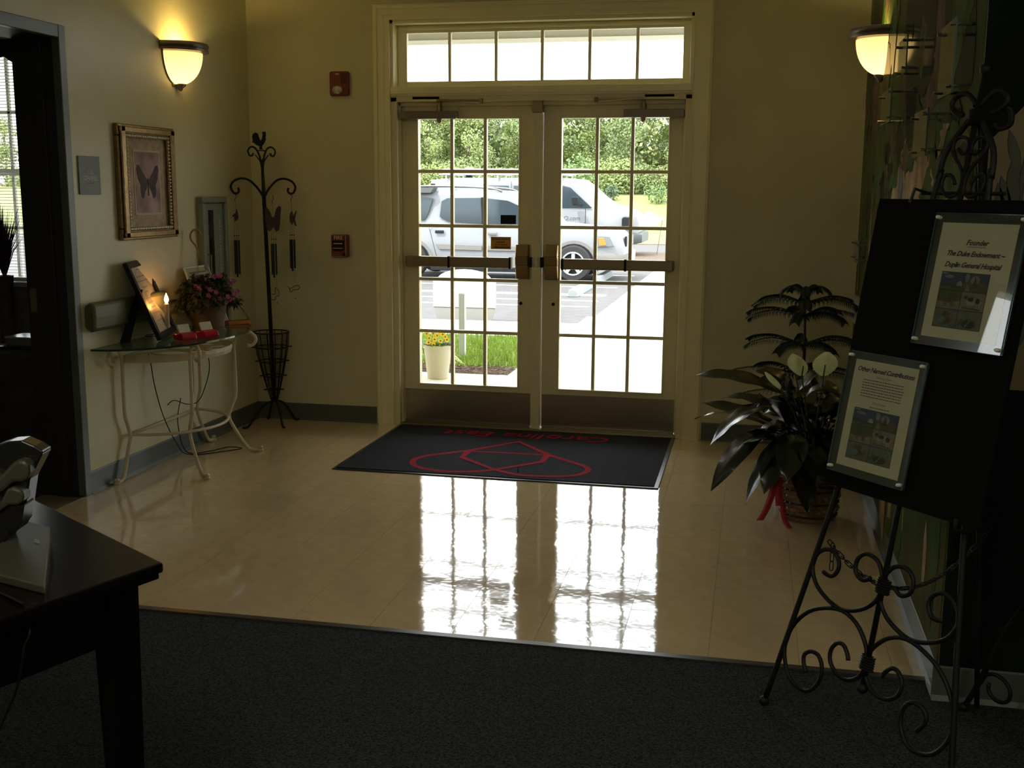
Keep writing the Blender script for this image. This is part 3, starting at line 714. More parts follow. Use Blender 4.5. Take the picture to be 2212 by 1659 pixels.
# orange box with upright leaflet
t = thing('leaflet_tray', 'orange tray with a curved leaflet standing at the table right end', 'tray', (-1.70, -.80, ZT))
e = Vector((.62, .78, 0)); f = Vector((.78, -.62, 0))
MB().obox(Vector((-1.70, -.80, ZT+.011)), e, f, (0, 0, 1), .075, .03, .011).build('tray', mat('orange_card_box', (.42, .14, .02), .6), t, bevel=.002)
lp = MB(); c0 = Vector((-1.655, -.745, ZT+.02)); pts = [(-.0, 0), (-.012, .03), (-.028, .055), (-.05, .08), (-.062, .09)]
for i in range(4):
    p, q = pts[i], pts[i+1]
    lp.add([c0+e*p[0]+Vector((0, 0, p[1]))-f*.02, c0+e*p[0]+Vector((0, 0, p[1]))+f*.02, c0+e*q[0]+Vector((0, 0, q[1]))+f*.02, c0+e*q[0]+Vector((0, 0, q[1]))-f*.02], [(0, 1, 2, 3)])
o = lp.build('leaflet', mat('cream_leaflet', (.55, .5, .36), .6), t); s_ = o.modifiers.new('s', 'SOLIDIFY'); s_.thickness = .0015
# ---------------- iron rack with chimes ----------------
BX = Vector((-1.745, -.195, 0)); LE = Vector((-.018, -.01, 1)).normalized(); RV = Vector((.80, .60, 0)).normalized(); DV = Vector((-.60, .80, 0))
def K(u, z, d=0): return BX+LE*(z/LE.z)+RV*u+DV*d
t = thing('iron_chime_rack', 'black iron rack with rooster finial and cone basket in the corner', 'rack', tuple(BX))
MB().tube([K(0, .17), K(0, 1.52), K(0, 1.70), K(0, 1.76)], [.013, .013, .009, .006], 10).build('pole', IRON, t, smooth=True)
feet = [(-1.895, -.385), (-1.635, -.305), (-1.65, .0-.02), (-1.88, -.03)]
for fx, fy in feet:
    d = Vector((fx, fy, 0))-BX; q = BX
    MB().tube(crom([q+d*.02+Vector((0, 0, .165)), q+d*.35+Vector((0, 0, .14)), q+d*.66+Vector((0, 0, .06)), q+d*.84+Vector((0, 0, .009)), q+d*1.0+Vector((0, 0, .008))], 5), .0075, 6).build('leg', IRON, t, smooth=True)
bk = MB(); zs_ = [(.63, .118), (.53, .108), (.435, .088), (.335, .066), (.24, .042), (.175, .024)]
for z, r in zs_:
    ring = [K(0, z)+Vector((r*math.cos(a), r*math.sin(a), 0)) for a in [2*math.pi*i/24 for i in range(24)]]
    bk.tube(ring, .0045, 5, closed=True)
for i in range(14):
    a = 2*math.pi*i/14; bk.tube([K(0, z)+Vector((r*math.cos(a), r*math.sin(a), 0)) for z, r in zs_], .0025, 4)
for z, r in zs_[1:5]:
    for i in range(4):
        a = R_(24+90*i); c = K(0, z)+Vector(((r+.012)*math.cos(a), (r+.012)*math.sin(a), 0))
        bk.tube([c+Vector((.012*math.cos(b), .012*math.sin(b), 0)) for b in [2*math.pi*j/8 for j in range(8)]], .003, 4, closed=True)
bo = bk.build('basket', IRON, t, smooth=True)
# fine mesh lining
ml = MB()
for i in range(40):
    a = 2*math.pi*i/40; ml.tube([K(0, z)+Vector((r*.96*math.cos(a), r*.96*math.sin(a), 0)) for z, r in zs_], .0009, 3)
for k in range(38):
    z = .62-.011*k; r = .116-(.63-z)*.205; ml.tube([K(0, z)+Vector((r*math.cos(a), r*math.sin(a), 0)) for a in [2*math.pi*i/16 for i in range(16)]], .0009, 3, closed=True)
ml.build('wire_lining', IRON, bo, kind='stuff')
for s in (-1, 1):
    MB().tube(crom([K(s*.005, 1.52), K(s*.035, 1.57), K(s*.085, 1.622), K(s*.135, 1.637), K(s*.185, 1.622), K(s*.21, 1.588), K(s*.20, 1.552), K(s*.178, 1.540), K(s*.160, 1.555), K(s*.165, 1.578)], 5), .0075, 7).build('arm', IRON, t, smooth=True)
    MB().tube(crom([K(s*.005, 1.52), K(s*.012, 1.57, s*.06), K(s*.02, 1.625, s*.11), K(s*.03, 1.635, s*.15), K(s*.04, 1.60, s*.19), K(s*.045, 1.555, s*.19), K(s*.04, 1.54, s*.165)], 5), .0075, 7).build('arm', IRON, t, smooth=True)
    MB().tube(crom([K(s*.004, 1.70), K(s*.012, 1.77), K(s*.035, 1.825), K(s*.065, 1.838), K(s*.088, 1.815), K(s*.08, 1.785), K(s*.062, 1.783), K(s*.055, 1.80)], 5), .006, 6).build('small_scroll', IRON, t, smooth=True)
    MB().tube(crom([K(s*.004, 1.70), K(s*.015, 1.75), K(s*.045, 1.79)], 4), [.004]*8+[.002], 5).build('leaf_wire', IRON, t, smooth=True)
rs = [(-.012, 0), (.012, 0), (.006, .012), (.008, .025), (.022, .04), (.032, .065), (.030, .085), (.036, .088), (.032, .096), (.034, .106), (.026, .116), (.018, .110), (.012, .114), (.010, .106), (.014, .098), (.008, .07), (-.002, .055), (-.010, .07), (-.018, .1), (-.034, .108), (-.05, .098), (-.056, .078), (-.052, .056), (-.058, .044), (-.046, .042), (-.03, .028), (-.01, .02)]
MB().prism([(a, b) for a, b in rs], K(-.002, 1.822)-DV*-.006, RV, (0, 0, 1), .010).build('rooster', IRON, t)
MB().tube([K(-.022, 1.815), K(.022, 1.815)], .004, 6).build('rooster_perch', IRON, t)
CHM = mat('dark_chime_metal', (.02, .02, .02), .4, metal=.5)
FIGM = mat('dark_painted_tin', (.045, .036, .032), .5, noise=.3, nscale=40)
def chime(u, d, z0, lab, fig, zf, zt, zb, ntube, pend, zp):
    o = K(u, z0, d); t = thing('wind_chime', lab, 'wind chime', tuple(o), 'wind chimes on the iron rack')
    c = lambda du, z, dd=0: Vector((o.x, o.y, 0))+RV*du+DV*dd+Vector((0, 0, z))
    MB().tube(crom([c(0, z0), c(.006, z0-.02), c(-.004, z0-.04), c(0, z0-.05)], 4), .0018, 5).build('hook', CHM, t)
    MB().prism(fig[::1], c(0, zf), RV, (0, 0, 1), .004).build('figure', FIGM, t)
    st = MB(); st.tube([c(0, z0-.05), c(0, zf)], .0009, 3)
    for i in range(ntube):
        x = (i-(ntube-1)/2)*.013; st.tube([c(x, zf), c(x, zt)], .0008, 3); st.ball(c(x, zt+.03), .0045, 6)
    if pend: st.tube([c(.01, zt), c(.012, zp+.03)], .0008, 3)
    st.build('string', CHM, t)
    for i in range(ntube):
        x = (i-(ntube-1)/2)*.013; MB().tube([c(x, zt, (i % 2)*.012), c(x, zb+.02*abs(i-1), (i % 2)*.012)], .0065, 8).build('chime_tube', CHM, t, smooth='auto')
    if pend: MB().tube(crom([c(p[0], zp+p[1]) for p in pend], 3, True), .0022, 5, closed=True).build('pendant', CHM, t); MB().ball(c(.012, zp-.07), .004, 6).build('bead', CHM, t)
    return t
bird = [(-.012, 0), (.01, .01), (.016, .03), (.012, .06), (.006, .085), (.0, .06), (-.012, .05), (-.026, .035), (-.012, .03)]
fish = [(-.013, -.02), (.0, -.045), (.012, -.02), (.022, -.05), (.030, -.05), (.020, -.005), (.034, .045), (.028, .05), (.013, .015), (.002, .05), (-.010, .035), (-.015, .01)]
bfly = [(0, -.03), (.018, -.062), (.036, -.052), (.045, -.01), (.048, .04), (.055, .09), (.042, .105), (.022, .085), (.006, .03), (-.006, .03), (-.02, .07), (-.038, .095), (-.052, .085), (-.052, .02), (-.045, -.03), (-.03, -.06), (-.016, -.055)]
chime(-.185, 0, 1.54, 'leftmost wind chime, with a small tin bird above its tubes', bird, 1.36, 1.24, 1.00, 3, None, 0)
bp = [(0, .03), (.012, .025), (.026, 0), (.022, -.022), (.004, -.028), (0, -.045), (-.018, -.05), (-.038, -.038), (-.044, -.018), (-.02, -.012), (.0, -.01)]
fp = [(.04, .0), (.03, .015), (.005, .01), (-.02, -.004), (-.04, .01), (-.03, .0), (-.02, -.03), (.0, -.012), (.025, -.014)]
chime(.026, -.13, 1.53, 'middle wind chime hanging below a dark tin butterfly', bfly, 1.36, 1.22, 1.00, 3, bp, .905)
chime(.18, 0, 1.54, 'rightmost wind chime, with a tin fish above and a wire fish below', fish, 1.38, 1.24, 1.03, 3, fp, .92)

# ---------------- entrance mat ----------------
t = thing('entrance_mat', 'charcoal entrance mat with red heart emblem and lettering by the doors', 'mat', (0, -.64, 0))
MB().box(-.925, .925, -1.275, -.01, .0005, .006).build('rubber_edge', RUBBER, t, bevel=.002)
MB().box(-.90, .90, -1.250, -.03, .004, .010).build('pile', MATB, t)
O0 = (0, 0, .0095); EX, EY = (1, 0, 0), (0, 1, 0)
lo = MB()
strip(crom([(-.265, -.672), (-.025, -.372), (.218, -.672)], 1), .036, O0, EX, EY, lo)
strip([(-.262, -.690), (.222, -.684)], .024, O0, EX, EY, lo, d=.0016)
strip([(-.268, -.685), (-.268, -.860), (-.013, -1.108), (.215, -.860), (.215, -.685)], .040, O0, EX, EY, lo, d=.0024)
strip(crom([(-.262, -.668), (-.375, -.768), (-.494, -.885), (-.525, -1.013), (-.456, -1.141), (-.299, -1.202), (-.140, -1.178), (-.013, -1.102)], 5), .036, O0, EX, EY, lo, d=.0012)
strip(crom([(.218, -.680), (.345, -.79), (.477, -.915), (.503, -1.029), (.436, -1.141), (.274, -1.187), (.131, -1.184), (-.013, -1.102)], 5), .036, O0, EX, EY, lo, d=.002)
lo.build('emblem', MATR, t)
text('Carolina East', .205, (-.01, -.135, .0098), (-1, 0, 0), (0, -1, 0), MATR, t, shear=.15, lift=.002, off=.001)
# ---------------- mural on right wall ----------------
MUR = mat('mural_paint', (.035, .085, .02), .85, spec=.02, noise=.9, nscale=5, coat=.3, col2=(.07, .05, .025), bump=.15, bscale=9, dist=.02, stretch=(1, 1.3, .5))
t = thing('mural', 'painted garden mural of trees, heron and tall reeds covering the right wall', 'mural', (XR, -1.8, 1.5))
MB().box(XR-.006, XR-.0006, YC-.001, -.03, .116, ZC-.004).build('mural_ground', MUR, t)
MUG = [mat('mural_'+n, c, .85, spec=.02, coat=.3, noise=.5, nscale=7, bump=.15, bscale=9, dist=.02) for n, c in
       (('tan', (.48, .35, .22)), ('grey', (.22, .23, .25)), ('bark', (.12, .08, .06)), ('leaf', (.055, .115, .032)), ('dark', (.012, .022, .012)), ('moss', (.09, .095, .04)))]
def mp(poly, k, name, lift=.0006, par=None):
    P = [(-y, z) for y, z in poly]
    ar = sum(P[i][0]*P[(i+1) % len(P)][1]-P[(i+1) % len(P)][0]*P[i][1] for i in range(len(P)))
    if ar < 0: P = P[::-1]
    MB().prism(P, (XR-.006-lift, 0, 0), (0, -1, 0), (0, 0, 1), .0004).build(name, MUG[k], par or t)
def blob(y, z, ry, rz, n, seed, jag=.25):
    q = random.Random(seed); return [(y+ry*math.cos(2*math.pi*i/n)*(1+q.uniform(-jag, jag)), z+rz*math.sin(2*math.pi*i/n)*(1+q.uniform(-jag, jag))) for i in range(n)]
mp([(-.95, 1.0), (-3.58, .95), (-3.58, 1.72), (-3.1, 1.80), (-2.5, 1.83), (-2.0, 1.80), (-1.75, 1.70), (-1.5, 1.45), (-1.35, 1.2)], 0, 'painted_sky', .0004)
mp([(-.9, 1.0), (-1.45, 1.0), (-1.42, 1.3), (-1.5, 1.55), (-1.62, 1.80), (-1.5, 1.92), (-1.3, 1.65), (-1.1, 1.4)], 2, 'painted_trunk', .0010)
mp([(-2.5, 1.85), (-2.95, 1.9), (-3.3, 2.2), (-3.5, 2.75), (-3.1, 2.8), (-2.7, 2.3)], 2, 'painted_trunk', .0010)
for i in range(44):
    y = rnd.uniform(-3.5, -.4); z = 1.80+rnd.uniform(-.14, .16)+(-.12 if y < -2.6 else 0)+max(0, (y+1.7))*-.35
    mp(blob(y, z, rnd.uniform(.08, .22), rnd.uniform(.03, .09), 14, i, .55), rnd.choice((3, 3, 5, 4)), 'painted_foliage', .0012+i*.00002)
for i in range(70):
    y = rnd.uniform(-3.5, -.15); z = rnd.uniform(2.0, 2.95)
    w = rnd.uniform(.08, .26); h = rnd.uniform(.10, .30)
    mp(blob(y, z, w, h, 10, 100+i, .35), rnd.choice((4, 4, 3, 5, 2)), 'painted_foliage', .0010+i*.00002)
mp([(-1.75, 1.0), (-1.98, 1.0), (-2.02, 1.3), (-1.95, 1.50), (-2.0, 1.60), (-1.94, 1.72), (-1.86, 1.68), (-1.86, 1.50), (-1.78, 1.3)], 1, 'painted_heron', .0020)
mp([(-1.92, 1.69), (-2.0, 1.73), (-2.08, 1.66), (-1.99, 1.665)], 2, 'painted_beak', .0024)
mp([(-2.05, 1.0), (-2.75, 1.0), (-2.7, 1.35), (-2.5, 1.48), (-2.35, 1.40), (-2.2, 1.48), (-2.1, 1.3)], 1, 'painted_rock', .0018)
mp(blob(-2.3, 1.40, .08, .1, 9, 61), 4, 'painted_shadow', .0022)
for i in range(26):
    y = rnd.uniform(-3.5, -2.5); h = rnd.uniform(.3, .6); w = rnd.uniform(.006, .014); s = rnd.uniform(-.05, .05)
    mp([(y-w, 1.0), (y+w, 1.0), (y+s, 1.0+h)], rnd.choice((3, 5, 4)), 'painted_reed', .0024+i*.00001)
for i in range(10):
    y = rnd.uniform(-1.3, -.1); h = rnd.uniform(.3, .7); w = .02
    mp([(y-w, 1.0), (y+w, 1.0), (y+.02, 1.0+h)], rnd.choice((5, 4, 0)), 'painted_reed', .0020+i*.00001)
for i in range(22):
    y = rnd.uniform(-3.5, -1.0); z = rnd.uniform(.2, .95)
    mp(blob(y, z, rnd.uniform(.03, .10), rnd.uniform(.1, .25), 9, 300+i, .4), rnd.choice((0, 0, 3, 1)), 'painted_reflection', .0008+i*.00003)
# mural on the return wall: dark sky, tan field, outlined lilies
t2 = thing('lily_mural', 'dark mural of outlined lily stalks on the wall behind the easel', 'mural', (2.8, YC, 1.5))
TANM = mat('lily_tan_paint', (.20, .15, .065), .5, noise=.15, nscale=5); DKM = mat('lily_dark_green', (.008, .014, .010), .85, spec=.1, noise=.4, nscale=4)
LGM = mat('lily_leaf_grey', (.06, .065, .045), .5, noise=.2); OUT = mat('lily_outline', (.012, .012, .01), .5)
MB().box(XR+.001, 5.8, YC-.004, YC-.0006, .116, ZC-.004).build('mural_ground', DKM, t2)
def rp(poly, m, name, lift, par=None):
    ar = sum(poly[i][0]*poly[(i+1) % len(poly)][1]-poly[(i+1) % len(poly)][0]*poly[i][1] for i in range(len(poly)))
    if ar < 0: poly = poly[::-1]
    return MB().prism(poly, (0, YC-.004-lift, 0), (1, 0, 0), (0, 0, 1), .0004).build(name, m, par or t2)
rp([(2.02, 1.0), (3.3, .98), (3.3, 1.9), (2.35, 1.90), (2.14, 1.86), (2.09, 1.80), (2.02, 1.72)], TANM, 'tan_field', .0006)
def lily(pts, w):
    o = MB(); strip(pts, w+.006, (0, YC-.0052, 0), (1, 0, 0), (0, 0, 1), o, d=.0002); o.build('outline', OUT, t2)
    o = MB(); strip(pts, w, (0, YC-.0056, 0), (1, 0, 0), (0, 0, 1), o, d=.0002); o.build('stalk', LGM, t2)
lily([(2.10, 1.3), (2.115, 1.6), (2.14, 1.78), (2.15, 1.9)], .012); lily([(2.25, 1.0), (2.24, 1.5), (2.28, 1.9)], .016)
def lf2(x, z, dx, dz, w):
    d = Vector((dx, dz)); n = Vector((-dz, dx)).normalized()*w; pts = [(0, 0), (.3, .8), (.55, 1), (.8, .7), (1, 0), (.8, -.7), (.5, -1), (.25, -.7)]
    a = [(x+d.x*p+n.x*q, z+d.y*p+n.y*q) for p, q in pts]; c = Vector((x+dx/2, z+dz/2)); b = [(c.x+(p-c.x)*1.12, c.y+(q-c.y)*1.06) for p, q in a]
    rp(b, OUT, 'outline', .0018); rp(a, LGM, 'painted_leaf', .0024)
lf2(2.105, 1.50, -.02, .16, .018); lf2(2.108, 1.62, -.035, .13, .014); lf2(2.09, 1.50, -.03, .12, .014); lf2(2.07, 1.50, -.018, .1, .012); lf2(2.13, 1.7, .02, .14, .02)
lf2(2.20, 1.3, -.05, .2, .02); lf2(2.13, 1.1, .04, .2, .02); lf2(2.12, 1.05, -.03, .16, .016)

# ---------------- clear donor plaques ----------------
PLG = glassmat('clear_acrylic', (.93, .97, .95), ior=1.5); PLE = mat('acrylic_edge', (.06, .15, .14), .15, spec=.5)
def plaque(y0, y1, z0, z1, lab):
    t = thing('acrylic_plaque', lab, 'plaque', (1.93, (y0+y1)/2, (z0+z1)/2), 'clear plaques on the mural wall')
    MB().box(1.929, 1.9325, y0, y1, z0, z1).build('sheet', PLG, t)
    e = MB(); e.box(1.928, 1.9335, y0-.0008, y0, z0, z1); e.box(1.928, 1.9335, y0, y1, z0-.0008, z0); e.build('edge', PLE, t)
    for y in (y0+.02, y1-.02):
        for z in (z0+.02, z1-.02): MB().lathe([(0, 0), (.006, 0), (.006, .075), (0, .075)], (1.915, y, z), 8, (1, 0, 0)).build('standoff', CHROME, t)
plaque(-2.30, -2.02, 2.045, 2.19, 'clear plaque nearest the lit sconce on the mural')
plaque(-3.46, -3.18, 1.87, 2.09, 'largest clear plaque high above the easel')
plaque(-1.85, -1.45, 1.88, 2.03, 'clear plaque just below the right sconce')
plaque(-3.0, -2.66, 1.70, 1.86, 'clear plaque beside the painted heron')
plaque(-.75, -.40, 1.19, 1.31, 'lowest clear plaque, nearest the entrance corner')

# ---------------- easel ----------------
EL = Vector((1.46, -3.768, 0)); ER = Vector((1.918, -4.294, 0)); EM = (EL+ER)/2; ET = Vector((1.962, -3.793, 1.902))
ex = (ER-EL).normalized(); ez_ = (ET-EM).normalized(); en = ex.cross(ez_).normalized()   # en points to the hall
def EP(u, w, d=0): return EM+ex*u+ez_*w+en*d
t = thing('display_easel', 'black wrought iron easel with large scrolls holding the display board', 'easel', tuple(EM))
for s in (-1, 1):
    MB().tube(crom([EP(s*.35, .015), EP(s*.236, .656), EP(s*.092, 1.58), EP(s*.088, 1.64), EP(s*.075, 1.72), EP(s*.02, 1.80)], 5), .0085, 8).build('leg', IRON, t, smooth=True)
    MB().ball(EP(s*.352, .016), .016, 12).build('foot', IRON, t, smooth=True)
MB().tube([EP(.006, .2), EP(.004, .9), EP(.0, 1.93)], .008, 8).build('centre_rod', IRON, t, smooth=True)
MB().ball(EP(.006, .2), .016, 12).build('rod_ball', IRON, t, smooth=True)
MB().ball(EP(0, 1.936), .017, 12).build('finial', IRON, t, smooth=True)
MB().tube(crom([EP(.0, 1.80, -.02), ET*.5+Vector((2.10, -3.66, 0))*.5+Vector((.0, 0, -.02)), Vector((2.10, -3.66, .016))], 5), .008, 8).build('rear_leg', IRON, t, smooth=True)
# scroll outlines converted once from the drawing grid to the easel plane (u across, w up)
SCR = [[(-0.218, 0.47), (-0.186, 0.466), (-0.166, 0.487), (-0.166, 0.515), (-0.192, 0.538), (-0.229, 0.535), (-0.26, 0.506), (-0.263, 0.471), (-0.24, 0.43), (-0.194, 0.402), (-0.14, 0.387), (-0.092, 0.393), (-0.039, 0.418), (-0.004, 0.459), (0.001, 0.506), (-0.017, 0.546), (-0.042, 0.565), (-0.078, 0.566), (-0.101, 0.543), (-0.101, 0.511), (-0.083, 0.494), (-0.064, 0.492), (-0.042, 0.506)], [(-0.207, 0.162), (-0.225, 0.189), (-0.227, 0.212), (-0.206, 0.229), (-0.173, 0.228), (-0.151, 0.198), (-0.154, 0.154), (-0.182, 0.117), (-0.219, 0.108), (-0.271, 0.127), (-0.305, 0.178), (-0.31, 0.231), (-0.288, 0.288), (-0.242, 0.34), (-0.185, 0.37), (-0.12, 0.384), (-0.062, 0.367), (-0.024, 0.334), (-0.004, 0.3), (-0.002, 0.251), (-0.018, 0.222), (-0.049, 0.202), (-0.091, 0.202), (-0.126, 0.227), (-0.132, 0.262), (-0.114, 0.288), (-0.09, 0.291), (-0.07, 0.271), (-0.063, 0.255)], [(-0.026, 1.625), (-0.037, 1.643), (-0.05, 1.651), (-0.066, 1.648), (-0.07, 1.63), (-0.065, 1.609), (-0.041, 1.592), (-0.02, 1.595), (-0.006, 1.612), (-0.007, 1.645), (-0.021, 1.674), (-0.043, 1.699), (-0.056, 1.724), (-0.054, 1.746), (-0.038, 1.755), (-0.018, 1.751), (-0.007, 1.736), (-0.006, 1.718), (-0.021, 1.708), (-0.038, 1.724)], [(-0.045, 1.816), (-0.068, 1.822), (-0.089, 1.842), (-0.085, 1.862), (-0.067, 1.874), (-0.045, 1.873), (-0.023, 1.857), (-0.009, 1.839)]]
for nm, L_, r in (('scroll', SCR[0], .0065), ('scroll', SCR[1], .0065), ('small_scroll', SCR[2], .0055), ('crest_scroll', SCR[3], .008)):
    for s in (1, -1):
        MB().tube(crom([EP(s*u, w) for u, w in L_], 3), r, 7).build(nm, IRON, t, smooth=True)
MB().tube(crom([EP(.03, 1.83, -.03), EP(.06, 1.84, -.05), EP(.065, 1.80, -.06), EP(.035, 1.785, -.05), EP(.03, 1.80, -.04)], 5), .0075, 7).build('rear_crest_scroll', IRON, t, smooth=True)
for u, w in ((.006, .499), (.004, .276), (0, 1.81)):
    b = MB()
    for k in range(6): b.tube([EP(u+.022*math.cos(a), w-.02+.007*k, .013*math.sin(a)) for a in [2*math.pi*i/12 for i in range(12)]], .0035, 4, closed=True)
    b.build('wire_binding', IRON, t)
for s in (-1, 1):
    MB().tube(crom([EP(s*.245, .72, -.0), EP(s*.245, .72, .06), EP(s*.245, .75, .065)], 4), .006, 6).build('board_rest', IRON, t)
MB().tube([EP(-.13, 1.60), EP(.14, 1.60)], .006, 6).build('cross_bar', IRON, t)
MB().tube([EP(-.11, 1.60), EP(-.125, 1.605, .04), EP(-.13, 1.565, .042)], .005, 6).build('board_hook', IRON, t)
# chain
a = Vector(EP(-.232, .56, -.015)); b = Vector((2.09, -3.70, .60)); nl = 34; prev = None; ch = []
for i in range(nl):
    u = (i+.5)/nl; p = a.lerp(b, u); p.z -= .27*4*u*(1-u)*.62
    q = a.lerp(b, u+.01); q.z -= .27*4*(u+.01)*(1-u-.01)*.62
    d = (q-p).normalized(); s = d.cross(Vector((0, 0, 1))).normalized() if i % 2 else Vector((0, 0, 1)).cross(d).cross(d).normalized()
    l = .0155; w = .0055
    c = MB().tube([p+d*l*x+s*w*y for x, y in ((-1, -.5), (-.6, -1), (.6, -1), (1, -.5), (1, .5), (.6, 1), (-.6, 1), (-1, .5))], .0018, 5, closed=True); c.build('chain_link', IRON, t)
c = MB()
for k in range(3): c.tube([a+Vector((.01, 0, -.02-.028*k))+Vector((x*.005, 0, y*.015)) for x, y in ((-.5, -1), (-1, -.6), (-1, .6), (-.5, 1), (.5, 1), (1, .6), (1, -.6), (.5, -1))], .0018, 5, closed=True)
c.build('chain_end', IRON, t)
# board
BDM = mat('black_foam_board', (.006, .006, .0062), .8, spec=.08)
t = thing('display_board', 'large black display board propped on the iron easel', 'board', tuple(EP(0, 1.15, .03)))
MB().obox(EP(.013, 1.155, .022), ex, ez_, en, .270, .423, .006).build('board', BDM, t)
# framed plaques on the board
ACR = glassmat('clear_plaque_acrylic', (.94, .96, .95), ior=1.55)
PAPER = mat('cream_parchment', (.60, .54, .37), .7, noise=.05, nscale=20)
INK = mat('black_ink', (.012, .012, .014), .6)
VIO = mat('violet_black_ink', (.035, .03, .05), .6)
pm = {k: mat('panel_'+k, c, .7, noise=.35, nscale=60) for k, c in dict(sky=(.03, .055, .12), cloud=(.22, .19, .18), green=(.05, .075, .025), dgreen=(.02, .035, .012), tan=(.20, .16, .11), brown=(.09, .04, .02), roof=(.14, .05, .03), white=(.28, .27, .24), black=(.012, .012, .014), blue=(.10, .16, .20), grey=(.12, .12, .11)).items()}
def mural_print(t, u0, w0, W_, H_):
    """six small pictures in two columns of three"""
    o_ = MB().obox(EP(u0+W_/2, w0+H_/2, .0455), ex, ez_, en, W_/2, H_/2, .0003).build('picture_sheet', pm['black'], t)
    cw, chh = W_/2, H_/3; g = .0012
    def poly(P, c, lift=.0007):
        ar = sum(P[i][0]*P[(i+1) % len(P)][1]-P[(i+1) % len(P)][0]*P[i][1] for i in range(len(P)))
        if ar < 0: P = P[::-1]
        MB().prism([(u0+p[0], w0+p[1]) for p in P], EP(0, 0, .0455+lift), ex, ez_, .0002).build('painted_patch', pm[c], o_)
    def cell(i, j, c): poly([(i*cw+g, j*chh+g), ((i+1)*cw-g, j*chh+g), ((i+1)*cw-g, (j+1)*chh-g), (i*cw+g, (j+1)*chh-g)], c, .0005); return lambda x, y: (i*cw+g+(cw-2*g)*x, j*chh+g+(chh-2*g)*y)
    def el(f, x, y, rx, ry, c, l=.001, n=12): poly([f(x+rx*math.cos(k*2*math.pi/n), y+ry*math.sin(k*2*math.pi/n)) for k in range(n)], c, l)
    f = cell(0, 2, 'sky'); poly([f(0, 0), f(1, 0), f(1, .3), f(.6, .25), f(.3, .38), f(0, .3)], 'dgreen'); poly([f(0, 0), f(1, 0), f(1, .15), f(0, .2)], 'green', .0009); el(f, .35, .75, .22, .09, 'cloud'); el(f, .15, .93, .14, .05, 'cloud'); poly([f(.72, .25), f(.95, .25), f(.95, .42), f(.86, .55), f(.72, .42)], 'white', .001)
    f = cell(1, 2, 'sky'); el(f, .45, .62, .2, .25, 'cloud'); el(f, .1, .75, .1, .25, 'cloud'); poly([f(0, 0), f(1, 0), f(1, .38), f(0, .42)], 'green', .0012); poly([f(.1, .38), f(.38, .38), f(.33, .5), f(.14, .5)], 'roof', .0014); poly([f(.6, .3), f(.98, .3), f(.92, .5), f(.66, .5)], 'roof', .0014); poly([f(.36, .3), f(.56, .3), f(.46, .85)], 'dgreen', .0016); poly([f(.1, 0), f(.3, 0), f(.2, .35), f(.14, .35)], 'tan', .0016)
    f = cell(0, 1, 'green'); poly([f(0, 0), f(1, 0), f(1, .5), f(.6, .35), f(0, .4)], 'tan'); el(f, .5, .55, .22, .12, 'brown'); poly([f(.62, .55), f(.72, .55), f(.92, .9), f(.85, .95)], 'brown', .0011)
    for x in (.32, .38, .62, .68): poly([f(x, .1), f(x+.03, .1), f(x+.04, .5), f(x-.01, .5)], 'brown', .0011)
    f = cell(1, 1, 'tan'); el(f, .55, .5, .33, .2, 'white'); el(f, .2, .72, .08, .09, 'black', .0014); el(f, .42, .62, .13, .12, 'black', .0014); el(f, .72, .55, .1, .16, 'black', .0014); poly([f(.1, .1), f(.9, .02), f(.9, .12), f(.1, .2)], 'green', .0012)
    for x in (.3, .4, .7, .8): poly([f(x, .12), f(x+.03, .12), f(x+.04, .4), f(x-.01, .4)], 'white', .0012)
    f = cell(0, 0, 'grey'); el(f, .5, .72, .18, .2, 'brown'); el(f, .52, .4, .25, .22, 'brown'); el(f, .38, .42, .16, .18, 'blue', .0013); poly([f(.78, .3), f(.82, .3), f(.86, .7), f(.82, .7)], 'roof', .0013)
    f = cell(1, 0, 'grey'); el(f, .5, .3, .3, .24, 'black'); poly([f(.1, .1), f(.3, .5), f(.2, .6), f(.02, .3)], 'green', .0013); poly([f(.35, .12), f(.42, .12), f(.58, .5), f(.52, .52)], 'blue', .0016)
def plq(u0, u1, w0, w1, pu0, pu1, pw0, pw1, lab):
    t = thing('framed_plaque', lab, 'plaque', tuple(EP((u0+u1)/2, (w0+w1)/2, .04)))
    MB().obox(EP((pu0+pu1)/2, (pw0+pw1)/2, .0445), ex, ez_, en, (pu1-pu0)/2, (pw1-pw0)/2, .0006).build('paper', PAPER, t)
    MB().obox(EP((u0+u1)/2, (w0+w1)/2, .041), ex, ez_, en, (u1-u0)/2, (w1-w0)/2, .0028).build('back_panel', mat('smoky_acrylic', (.035, .035, .035), .15, spec=.5), t)
    MB().obox(EP((u0+u1)/2, (w0+w1)/2, .050), ex, ez_, en, (u1-u0)/2, (w1-w0)/2, .0022).build('acrylic_cover', ACR, t)
    e = MB()
    for a_, b_, c_, d_ in ((u0-.001, u0, w0, w1), (u1, u1+.001, w0, w1), (u0, u1, w0-.001, w0), (u0, u1, w1, w1+.001)): e.obox(EP((a_+b_)/2, (c_+d_)/2, .050), ex, ez_, en, (b_-a_)/2, (d_-c_)/2, .0024)
    e.build('acrylic_edge', PLE, t)
    for u in (u0+.010, u1-.010):
        for w in (w0+.012, w1-.012): MB().lathe([(0, .012), (.004, .011), (.0055, .006), (.0055, 0), (.004, -.02), (0, -.02)], EP(u, w, .05), 10, tuple(en)).build('standoff_screw', mat('polished_steel', (.85, .80, .74), .25) if 'polished_steel' not in bpy.data.materials else bpy.data.materials['polished_steel'], t, smooth='auto')
    return t
t = plq(-.022, .262, 1.180, 1.537, .000, .237, 1.203, 1.513, 'upper clear plaque headed founder, catching window glare on the black board')
